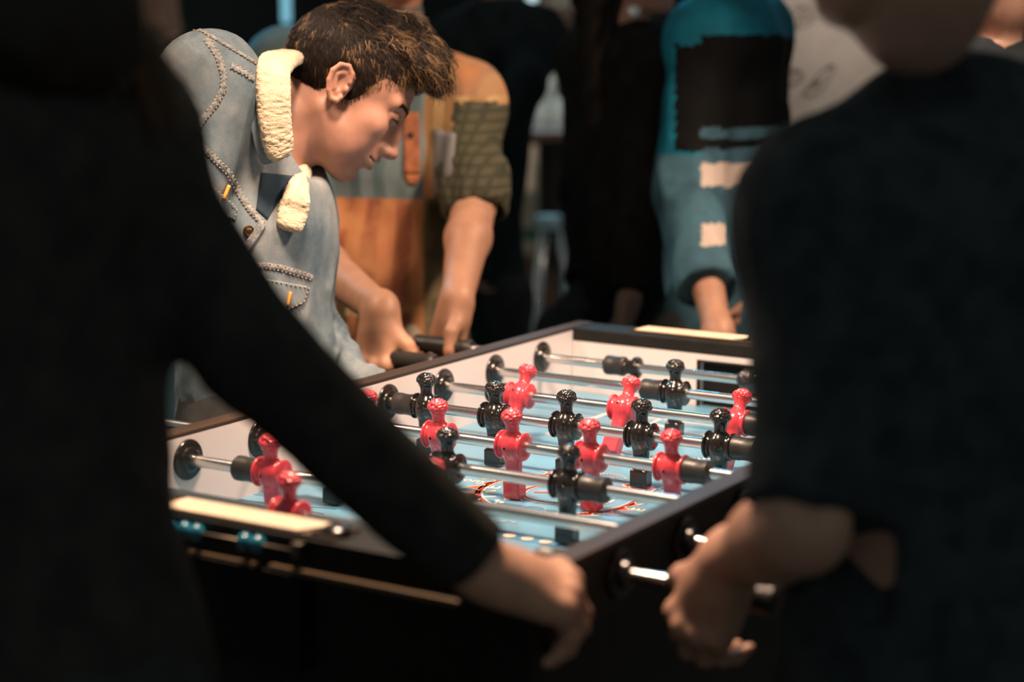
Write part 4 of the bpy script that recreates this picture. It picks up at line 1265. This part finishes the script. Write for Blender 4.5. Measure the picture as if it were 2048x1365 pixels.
for q, s in (('L', 1), ('R', -1)):
    b = P2['pelvis']; P2['hip' + q] = b + P2['l'] * s * .09 - (0, 0, .04); P2['kn' + q] = np.array([b[0], b[1], .48]) + P2['l'] * s * .11; P2['an' + q] = np.array([b[0], b[1], .085]) + P2['l'] * s * .13
p2, top2, leg2, _, (v2, f2), hw2 = build_person('person', 'person in a striped patchwork shirt behind the denim-jacketed man, both hands on rods', P2, M_skin2, M_pw, M_trouser_dk,
    hands={'R': dict(f=(.04, -.36, -.93), n=(-.05, -.93, .36), curls=(62, 70, 50), sc=1.04), 'L': dict(f=(-.15, -.12, -.98), n=(.25, .95, -.1), curls=(45, 60, 45), thumb=((.45, .5, -.75), (.9, .25, -.1), (1, .1, .25)))},
    voxel=.009, hand_vox=.0034, sleeve={'L': .46, 'R': .50}, shirt_grow=.022, hem=-.02, pick=pw_pick, top_name='patchwork_shirt', sleeve_r=(.064, .060, .05), hair=hair_cap(M_hair_dk, seed=3), folds_amp=.012, lat=.150, w=1.05)
S2 = Skin(v2, f2)
pk = S2.patch('chest_pocket', [(868, 258), (912, 268), (902, 400), (868, 398)], .004, stripes('grey_weave', (.25, .24, .23), (.18, .17, .16), 9, 'X'), top2, 12)
pc = S2.patch('placket', [(806, 225), (838, 225), (840, 350), (808, 350)], .004, mat('rust_cotton', (.42, .15, .07), .85, vary=.3, scale=40), top2, 12)
S2.patch('placket_point', [(808, 350), (840, 350), (832, 369), (818, 370)], .004, mat('rust_cotton_tip', (.45, .16, .07), .85, vary=.3, scale=40), top2, 6)
h = S2.hit(821, 272, .004)
if h:
    m = MB(); m.lathe([(0, 0), (.0065, 0), (.0065, .002), (.004, .003), (0, .0025)], 'Z', n=16, M=Matrix.Translation(h[0]) @ h[1].to_track_quat('Z', 'Y').to_matrix().to_4x4()); m.build('button', M_gloss, pc)
# rolled cuff and the grey tee at the neck
cu = nrm(P2['elL'] - P2['shL']); ce = P2['shL'] + (P2['elL'] - P2['shL']) * .90
S = Field(ce - .12, ce + .12, .005); S.seg(ce - cu * .028, ce + cu * .016, .071, .069, .01); S.seg(ce - cu * .05, ce + cu * .05, .052, .052, .004, mode='cut')
v_, f_ = S.mesh(1); v_ = folds(v_, f_, .008, 30, cu, .4, 3); tomesh('rolled_cuff', v_, f_, M_pw[4], top2)
S = Field(P2['neck'] - .16, P2['neck'] + .16, .006); nd2 = nrm(P2['head'] - P2['neck'])
S.seg(P2['neck'] - nd2 * .10, P2['neck'] + nd2 * .035, .092, .066, .01, flat=P2['f'], ratio=1.0); S.seg(P2['neck'] + nd2 * .0, P2['neck'] + nd2 * .1, .056, .06, .004, mode='cut')
v_, f_ = S.mesh(1); tomesh('grey_tee', v_, f_, mat('grey_tee_cotton', (.13, .135, .125), .9), p2)
# cream checked shirt tail and dark belt at the waist
S = Field(P2['pelvis'] - .24, P2['pelvis'] + .24, .007); u2 = nrm((P2['shL'] + P2['shR']) / 2 - P2['pelvis']); f2_ = nrm(np.cross(nrm(P2['hipL'] - P2['hipR']), u2))
a = px(770, 640, 3.80); S.seg(a + u2 * .016, a - u2 * .016, .170, .170, .01, flat=f2_, ratio=.72); v_, f_ = S.mesh(1)
tomesh('checked_shirt_tail', v_, f_, plaid('cream_check', (.66, .52, .36), (.16, .10, .04), 5), top2)

# ---------------------------------------------------------------- the person in the teal and black jacket beyond the far end
M_tj = [mat('bright_teal_cloth', (.010, .17, .25), .7, vary=.25, scale=12), mat('black_cloth_panel', (.006, .006, .006), .8, vary=.2, scale=12),
        mat('muted_teal_cloth', (.055, .125, .165), .75, vary=.3, scale=14), mat('cream_stripe_cloth', (.62, .50, .42), .8)]
P5 = stand((-.02, 1.86), -70, 1.86)
P5['shR'] = px(1412, 80, 3.92); P5['shL'] = px(1505, 60, 4.16); P5['neck'] = px(1440, -70, 4.02); P5['head'] = px(1425, -230, 3.97); P5['chest'] = px(1462, 230, 4.03); P5['waist'] = px(1465, 470, 4.0); P5['pelvis'] = px(1465, 660, 4.0)
P5['elR'] = px(1376, 390, 3.82); P5['wrR'] = px(1436, 665, 3.58); P5['elL'] = px(1520, 360, 4.22); P5['wrL'] = px(1500, 560, 4.0)
P5['headR'] = basis(nrm(-FW - RT * .2 - UP * .2), (0, 0, 1))
for q, s in (('L', 1), ('R', -1)):
    b = P5['pelvis']; P5['hip' + q] = b + P5['l'] * s * .09 - (0, 0, .04); P5['kn' + q] = np.array([b[0], b[1], .48]) + P5['l'] * s * .11; P5['an' + q] = np.array([b[0], b[1], .085]) + P5['l'] * s * .13
def tj_pick(C):
    u, v = proj(C); k = np.full(len(C), 2)
    k[v < 75 + .18 * np.maximum(0, 1400 - u)] = 0
    k[(u <= 1402) & (v < 95)] = 0
    body = (u > 1402)
    k[body & (v > 72) & (v <= 256)] = 1
    k[(u <= 1402) & (v > 95) & (v < 310)] = 0
    k[(u <= 1402) & (v > 90) & (v < 305) & (u > 1350)] = 1
    k[body & (v > 278) & (v <= 298)] = 1
    k[body & (v > 326) & (v <= 373)] = 3
    k[body & (v > 448) & (v < 492) & (u < 1452)] = 3
    return k
p5, top5, _, _, _, _ = build_person('person', 'person in a teal and black panelled jacket, bare forearm lowered behind the far table end', P5, M_skin2, M_tj, M_trouser_dk,
    hands={'R': dict(f=(.1, -.45, -.88), n=(-.2, -.85, .45), curls=(45, 55, 40))}, voxel=.009, hand_vox=.004, sleeve={'R': .85, 'L': .8}, shirt_grow=.026, hem=-.05, pick=tj_pick, top_name='panelled_jacket',
    sleeve_r=(.070, .074, .060), hair=hair_cap(M_hair_dk, seed=5), folds_amp=.013, w=.95, lat=.115)

# ---------------------------------------------------------------- a person in black between them, back turned
M_blackcoat = mat('black_wool', (.013, .013, .012), .9, vary=.3, scale=20)
P4 = stand((-.85, 2.75), 125, 1.72)
P4['neck'] = px(1245, 45, 4.35); P4['head'] = px(1262, -75, 4.33); P4['shL'] = px(1180, 120, 4.52); P4['shR'] = px(1285, 115, 4.28); P4['pelvis'] = px(1225, 640, 4.4); P4['chest'] = px(1228, 260, 4.38); P4['waist'] = px(1225, 480, 4.38)
P4['elL'] = px(1168, 380, 4.50); P4['wrL'] = px(1180, 570, 4.42); P4['elR'] = px(1288, 390, 4.22); P4['wrR'] = px(1260, 590, 4.16)
P4['headR'] = basis(nrm(RT * .8 - FW * .35), (0, 0, 1))
for q, s in (('L', 1), ('R', -1)):
    b = P4['pelvis']; P4['hip' + q] = b + P4['l'] * s * .09 - (0, 0, .04); P4['kn' + q] = np.array([b[0], b[1], .48]) + P4['l'] * s * .10; P4['an' + q] = np.array([b[0], b[1], .085]) + P4['l'] * s * .11
p4, top4, _, _, _, _ = build_person('person', 'person in a plain black coat with long dark hair standing behind the far left corner', P4, M_skin3, M_blackcoat, M_trouser_dk, voxel=.011, hem=-.25,
    hair=hair_cap(M_hair_dk, long=.30, seed=8), top_name='black_coat', sleeve_r=(.070, .062, .050), lat=.110, shirt_grow=.024, w=.9)
m = MB(); m.lathe([(0, -.004), (.012, -.003), (.014, 0), (.012, .003), (0, .004)], 'Z', n=18, M=Matrix.Translation(Vector(px(1268, 22, 4.18))) @ Vector(-FW).to_track_quat('Z', 'Y').to_matrix().to_4x4())
m.build('silver_earring', M_chrome, p4)
# ---------------------------------------------------------------- dark figure behind the patchwork shirt
M_navycoat = mat('dark_navy_coat', (.020, .026, .030), .85, vary=.3, scale=14)
P3 = stand((-1.35, 3.0), 100, 1.80)
P3['neck'] = px(1000, -20, 5.15); P3['head'] = px(1005, -150, 5.15); P3['shR'] = px(1068, 75, 5.07); P3['shL'] = px(912, 90, 5.23); P3['pelvis'] = px(945, 560, 5.20); P3['chest'] = px(985, 130, 5.15); P3['waist'] = px(952, 340, 5.17)
P3['elR'] = px(1050, 170, 4.90); P3['wrR'] = px(975, 300, 4.85); P3['elL'] = px(915, 300, 5.20); P3['wrL'] = px(930, 480, 5.10)
for q, s in (('L', 1), ('R', -1)):
    b = P3['pelvis']; P3['hip' + q] = b + P3['l'] * s * .08 - (0, 0, .04); P3['kn' + q] = np.array([b[0], b[1], .48]) + P3['l'] * s * .09; P3['an' + q] = np.array([b[0], b[1], .085]) + P3['l'] * s * .10
p3, _, _, _, _, _ = build_person('person', 'dark-coated person seen as a silhouette behind the patchwork shirt', P3, M_skin3, M_navycoat, M_trouser_dk, voxel=.011, hair=hair_cap(M_hair_dk, seed=9), top_name='navy_coat', lat=.115, hem=-.10, shirt_grow=.02, w=1.08)
# ---------------------------------------------------------------- person in a pale shirt printed with doodles
M_pale = mat('pale_shirt_cotton', (.40, .37, .34), .85, vary=.06, scale=20)
P9 = stand((-.25, 2.80), -95, 1.88)
P9['neck'] = px(1650, -130, 4.75); P9['head'] = px(1640, -290, 4.75); P9['shR'] = px(1500, -30, 4.75); P9['shL'] = px(1790, -30, 4.75); P9['chest'] = px(1640, 140, 4.75); P9['waist'] = px(1640, 380, 4.75); P9['pelvis'] = px(1640, 560, 4.75)
P9['elR'] = px(1490, 240, 4.75); P9['wrR'] = px(1500, 430, 4.75); P9['elL'] = px(1810, 240, 4.75); P9['wrL'] = px(1800, 430, 4.75)
for q, s in (('L', 1), ('R', -1)):
    b = P9['pelvis']; P9['hip' + q] = b + P9['l'] * s * .09 - (0, 0, .04); P9['kn' + q] = np.array([b[0], b[1], .48]) + P9['l'] * s * .10; P9['an' + q] = np.array([b[0], b[1], .085]) + P9['l'] * s * .11
p9, top9, _, _, (v9, f9), _ = build_person('person', 'person in a pale shirt with loose line drawings printed on it', P9, M_skin3, M_pale, M_trouser_dk, voxel=.010, hair=hair_cap(M_hair_dk, seed=12), top_name='printed_shirt', lat=.165, folds_amp=.002, sleeve=.45, w=1.1)
S9 = Skin(v9, f9)
def ring(cx, cy, a, b, t, a0=0, a1=360, n=22): 
    t = math.radians(t); return [(cx + a * math.cos(q) * math.cos(t) - b * math.sin(q) * math.sin(t), cy + a * math.cos(q) * math.sin(t) + b * math.sin(q) * math.cos(t)) for q in np.radians(np.linspace(a0, a1, n))]
dood = [ring(1578, 152, 30, 15, 8), ring(1588, 148, 14, 8, 5), [(1550, 160), (1570, 155), (1600, 140)], [(1552, 170), (1580, 174), (1606, 160)],
        [(1664, 128), (1640, 145), (1620, 168), (1604, 190), (1620, 193), (1638, 185), (1656, 165), (1670, 135), (1664, 128)], ring(1632, 168, 9, 5, -40), ring(1658, 136, 4, 3, 0), [(1610, 184), (1630, 170), (1655, 150)],
        [(1578, 26), (1592, 12), (1622, 14), (1632, 34), (1620, 50), (1594, 57), (1578, 40), (1578, 26)], [(1578, 26), (1600, 34), (1632, 34)], [(1600, 34), (1594, 57)], [(1592, 42), (1622, 40)], ring(1606, 22, 12, 5, 10)]
mb = MB()
for q in dood:
    l_ = S9.line(q, .0004, 6)
    if len(l_) > 1: mb.tube(l_, .0016, 5)
mb.build('line_drawings', mat('dark_print_ink', (.10, .085, .07), .8), top9)

# ---------------------------------------------------------------- foreground: the person at the right, back to us
M_navy = mat('navy_wool', (.030, .039, .044), .9, vary=.3, scale=30)
P6 = stand((1.22, .02), 112, 1.78)
P6['shL'] = px(1675, 425, 1.78); P6['neck'] = px(1835, 25, 1.74); P6['shR'] = px(2120, 335, 1.90); P6['head'] = px(1795, -250, 1.72); P6['headR'] = basis(nrm(-RT * .9 + FW * .35 - UP * .2), nrm(UP + RT * .15))
P6['chest'] = px(1885, 560, 1.80); P6['waist'] = px(1890, 980, 1.80); P6['pelvis'] = px(1930, 1330, 1.80)
P6['elL'] = px(1602, 1055, 1.70); P6['wrL'] = px(1462, 1120, 1.89); P6['elR'] = px(2060, 760, 2.0); P6['wrR'] = px(1745, 1050, 2.03)
for q, s in (('L', 1), ('R', -1)):
    b = P6['pelvis']; P6['hip' + q] = b + P6['l'] * s * .09 - (0, 0, .04); P6['kn' + q] = np.array([b[0], b[1], .45]) + P6['l'] * s * .11; P6['an' + q] = np.array([b[0], b[1], .085]) + P6['l'] * s * .14
p6, top6, _, _, _, _ = build_person('person', 'person in a dark navy sweater at the right foreground, back turned, gripping near rods', P6, M_skin3, M_navy, M_trouser_dk,
    hands={'L': dict(f=(-.45, .05, -.89), n=(-.25, -.95, .15), curls=(35, 50, 40), thumb=((.75, .65, -.05), (.9, .35, -.5), (.6, .1, -.9))), 'R': dict(f=(-.12, -.30, -.95), n=(.1, -.95, .3), curls=(50, 60, 45))},
    voxel=.009, hand_vox=.0030, sleeve={'L': .48, 'R': .85}, shirt_grow=.028, top_name='navy_sweater', sleeve_r=(.056, .056, .056), hair=hair_cap(M_hair_dk, seed=15, low=.03), lat=.135, folds_amp=.009, hem=-.15)
# ---------------------------------------------------------------- foreground: the person at the left in black
M_blk = mat('black_sweater', (.034, .034, .030), .9, vary=.25, scale=30)
P7 = stand((.15, -.62), 62, 1.74)
P7['shR'] = px(208, 268, 1.74); P7['neck'] = px(90, 120, 1.66); P7['shL'] = px(-190, 330, 1.56); P7['head'] = px(120, -110, 1.66); P7['headR'] = basis(nrm(RT * .8 + FW * .5 - UP * .25), nrm(UP + RT * .1))
P7['chest'] = px(15, 480, 1.64); P7['waist'] = px(55, 900, 1.66); P7['pelvis'] = px(130, 1290, 1.68)
P7['elR'] = px(515, 715, 1.70); P7['wrR'] = px(972, 1142, 1.80); P7['elL'] = px(-250, 800, 1.6); P7['wrL'] = px(-150, 1200, 1.7)
for q, s in (('L', 1), ('R', -1)):
    b = P7['pelvis']; P7['hip' + q] = b + P7['l'] * s * .09 - (0, 0, .04); P7['kn' + q] = np.array([b[0], b[1], .45]) + P7['l'] * s * .10; P7['an' + q] = np.array([b[0], b[1], .085]) + P7['l'] * s * .12
p7, top7, _, _, _, _ = build_person('person', 'person in black at the left foreground, arm reaching down to the near table corner', P7, M_skin, M_blk, M_trouser_dk,
    hands={'R': dict(f=RT * .80 + FW * .40 - UP * .25, n=UP * .85 - FW * .5 + RT * .25, curls=(42, 38, 22), curl_step=2, thumb=((.8, .5, -.4), (.9, .1, -.4), (.9, 0, -.4)))},
    voxel=.009, hand_vox=.0030, sleeve=.97, shirt_grow=.022, top_name='black_sweater', sleeve_r=(.058, .049, .042), hair=None, lat=.140, w=1.0, folds_amp=.006)
# long brown hair falling over the shoulder
HC7 = P7['head']; R7 = P7['headR']
S = Field(HC7 - .42, HC7 + .22, .008)
def h7(x, y, z): return HC7 + np.array([x, y, z]) @ R7
S.ell(h7(-.02, 0, .035), (.112, .092, .096), R7, 0)
S.chain([h7(-.05, -.055, .02), px(150, 40, 1.62), px(185, 150, 1.63), px(190, 250, 1.64)], [.065, .058, .046, .020], .03)
S.chain([h7(-.05, .055, .02), px(20, 60, 1.58), px(0, 220, 1.58)], [.065, .060, .030], .03)
S.slab(h7(.135, 0, -.06), R7, (.10, .09, .115), .02, .015, 'cut')
v_, f_ = S.mesh(2); v_ = folds(v_, f_, .012, 26, (0, 0, 1), .25, 4)
hr7 = tomesh('hair', v_, f_, M_hair_dk, p7)
rt_ = []
for i in range(520):
    a = px(262 + rng.normal(0, 16), 5 + rng.random() * 75, 1.66 + rng.normal(0, .02)); 
    pth = [a]
    d = np.array([0, 0, -1.0]) + RT * rng.normal(.28, .22)
    for j in range(6): d = nrm(d + rng.normal(0, .12, 3)); pth.append(pth[-1] + d * rng.uniform(.010, .022))
    rt_.append((pth, 1 if rng.random() < .6 else 2))
strands('hair_strands', rt_, hr7, [M_hair_dk, M_hair_md, M_hair_bl], r0=.0006)
# ---------------------------------------------------------------- a long-haired person at the right edge
P8 = stand((1.75, 1.55), 170, 1.70)
P8['head'] = px(2035, -45, 3.3); P8['headR'] = basis(nrm(-RT * .7 - FW * .2), (0, 0, 1)); P8['neck'] = px(2050, 90, 3.35)
d_ = P8['neck'] - (P8['shL'] + P8['shR']) / 2 - np.array([0, 0, .06])
for q in ('shL', 'shR', 'elL', 'elR', 'wrL', 'wrR'): P8[q] = P8[q] + d_
P8['pelvis'] = np.array([P8['neck'][0], P8['neck'][1], .92])
for q, s in (('L', 1), ('R', -1)):
    b = P8['pelvis']; P8['hip' + q] = b + P8['l'] * s * .09 - (0, 0, .04); P8['kn' + q] = np.array([b[0], b[1], .45]) + P8['l'] * s * .10; P8['an' + q] = np.array([b[0], b[1], .085]) + P8['l'] * s * .12
p8, _, _, _, _, _ = build_person('person', 'long-haired person at the right edge behind the navy sweater', P8, M_skin3, M_navycoat, M_trouser_dk, voxel=.011, hair=hair_cap(M_hair_md, long=.12, seed=21), top_name='dark_top')
# ---------------------------------------------------------------- the bar far behind
def floor_pt(u, d):                          # on the floor, d metres deep along column u
    p = px(u, 600, d); return p[0], p[1]
M_woodd = mat('dark_varnished_wood', (.045, .022, .014), .35, vary=.3, scale=12)
M_beige = mat('beige_paint', (.52, .42, .32), .6, vary=.08, scale=6)
M_glass = mat('clear_glass', (.80, .88, .88), .08, trans=.75)
M_amber = mat('amber_glass', (.75, .40, .12), .12, trans=.4)
bx, by = floor_pt(1105, 7.0)
t = empty('bar_table', (bx, by, 0), 'dark tall bar table holding glasses behind the black coat', 'table')
zt = px(1100, 250, 7.0)[2]
m = MB(); m.lathe([(0, zt - .045), (.30, zt - .045), (.32, zt - .03), (.32, zt - .008), (.31, zt), (0, zt)], 'Z', (0, 0, 0), 40); m.build('tabletop', M_woodd, t)
m = MB(); m.lathe([(.035, .03), (.035, zt - .04)], 'Z', (.0, 0, 0), 20); m.build('pedestal', M_woodd, t)
m = MB(); m.lathe([(.24, 0), (.24, .015), (.06, .03), (.03, .05)], 'Z', (0, 0, 0), 32); m.build('base', M_woodd, t)
cx_, cy_ = floor_pt(1052, 7.6)
c = empty('column', (cx_, cy_, 0), 'beige column with a green band behind the dark silhouette', 'column')
z0, z1 = px(1052, 505, 7.6)[2], px(1052, 262, 7.6)[2]
m = MB(); m.lathe([(.045, z0), (.047, (z0 + z1) / 2), (.045, z1)], 'Z', (0, 0, 0), 24); m.build('shaft', M_beige, c)
m = MB(); m.lathe([(.05, px(1052, 475, 7.6)[2]), (.05, px(1052, 452, 7.6)[2])], 'Z', (0, 0, 0), 24); m.build('green_band', mat('green_paint', (.03, .16, .08), .5), c)
m = MB(); m.lathe([(.05, 0), (.05, z0)], 'Z', (0, 0, 0), 24); m.build('foot', mat('brown_paint', (.16, .08, .04), .5), c)
def tumbler(u, v, d, r, h, mm, lab, name='glass', cat='glass', grp='glasses on the bar table'):
    p = px(u, v, d); m = MB()
    m.lathe([(0, 0), (r * .8, 0), (r, h), (r * .92, h), (r * .74, .008), (0, .008)], 'Z', (0, 0, 0), 24)
    o = m.build(name, mm, None, True); o.location = (p[0], p[1], zt); tag(o, lab, cat, grp); return o
for i, (u, r, h, mm, lab) in enumerate(((1064, .027, .13, M_glass, 'clear tumbler leftmost on the bar table'), (1098, .027, .18, M_glass, 'tall clear glass in the middle of the bar table'),
      (1130, .024, .20, M_glass, 'thin tall glass at the right of the bar table'), (1080, .030, .09, M_glass, 'short glass in front of the tall glass on the bar table'), (1116, .028, .10, M_glass, 'small tumbler right of the tall glass on the bar table'))):
    tumbler(u, 240, 7.12 if i < 3 else 6.92, r, h, mm, lab)
# stool with a pale blue seat
sx_, sy_ = floor_pt(1096, 6.2); sz = px(1096, 440, 6.2)[2]
st = empty('bar_stool', (sx_, sy_, 0), 'metal bar stool with a pale blue seat beside the bar table', 'stool')
m = MB(); m.lathe([(0, sz - .022), (.040, sz - .022), (.044, sz - .01), (.042, sz + .018), (0, sz + .022)], 'Z', (0, 0, 0), 28); m.build('seat', mat('pale_blue_vinyl', (.55, .75, .85), .35), st)
for k in range(3):
    a = k * 2.1 + .4; m = MB(); m.tube([(.03 * math.cos(a), .03 * math.sin(a), sz - .02), (.17 * math.cos(a), .17 * math.sin(a), .01)], .011, 10); m.build('leg', M_chrome, st)
m = MB(); m.tube([(.10 * math.cos(a), .10 * math.sin(a), sz * .45) for a in np.linspace(0, 2 * math.pi, 28)], .007, 8); m.build('foot_ring', M_chrome, st)
# amber bottle
bx2, by2 = px(1124, 300, 5.6)[:2]
# a drinker at the bar
P10 = stand(floor_pt(1116, 8.6), -75, 1.62)
P10['head'] = px(1112, 12, 8.6); P10['neck'] = px(1112, 85, 8.6); P10['headR'] = basis(nrm(-FW + RT * .1), (0, 0, 1))
dz = P10['neck'] - np.array([P10['pelvis'][0], P10['pelvis'][1], 0]) ; 
for q, s in (('L', 1), ('R', -1)):
    P10['sh' + q] = P10['neck'] - np.array([0, 0, .06]) + P10['l'] * s * .16; P10['el' + q] = P10['sh' + q] - np.array([0, 0, .26]) + P10['l'] * s * .03
    P10['wr' + q] = px(1098 + (10 if s > 0 else -12), 165, 8.35)
P10['pelvis'] = P10['neck'] - np.array([0, 0, .55])
for q, s in (('L', 1), ('R', -1)):
    b = P10['pelvis']; P10['hip' + q] = b + P10['l'] * s * .09 - (0, 0, .04); P10['kn' + q] = np.array([b[0], b[1], .44]) + P10['l'] * s * .10; P10['an' + q] = np.array([b[0], b[1], .085]) + P10['l'] * s * .12
build_person('person', 'person facing us far behind the bar table, arms bent', P10, M_skin, M_blackcoat, M_trouser_dk, voxel=.014, head_detail=False, sleeve=.6, hair=hair_cap(M_hair_dk, seed=30), top_name='dark_shirt')
# wall lamps glimpsed at the back
def wall_light(u, v, d, r, h, colr, s, lab):
    p = px(u, v, d); t = empty('hanging_lamp', tuple(p), lab, 'lamp', 'lamps at the back of the room')
    m = MB(); m.lathe([(0, -h), (r * .7, -h), (r, -h * .8), (r, h * .8), (r * .7, h), (0, h)], 'Z', (0, 0, 0), 24); m.build('shade', glow('lamp_glow_%d' % u, colr, s), t, True)
    m = MB(); m.tube([(0, 0, h), (0, 0, 3.2 - p[2])], .006, 8); m.build('cord', M_black, t)
wall_light(1068, 8, 9.0, .030, .055, (.75, .88, .92), 1.0, 'white hanging lamp above the bar table')
wall_light(572, 12, 6.5, .016, .060, (.25, .60, .75), .8, 'bluish hanging lamp above the patchwork shirt shoulder')
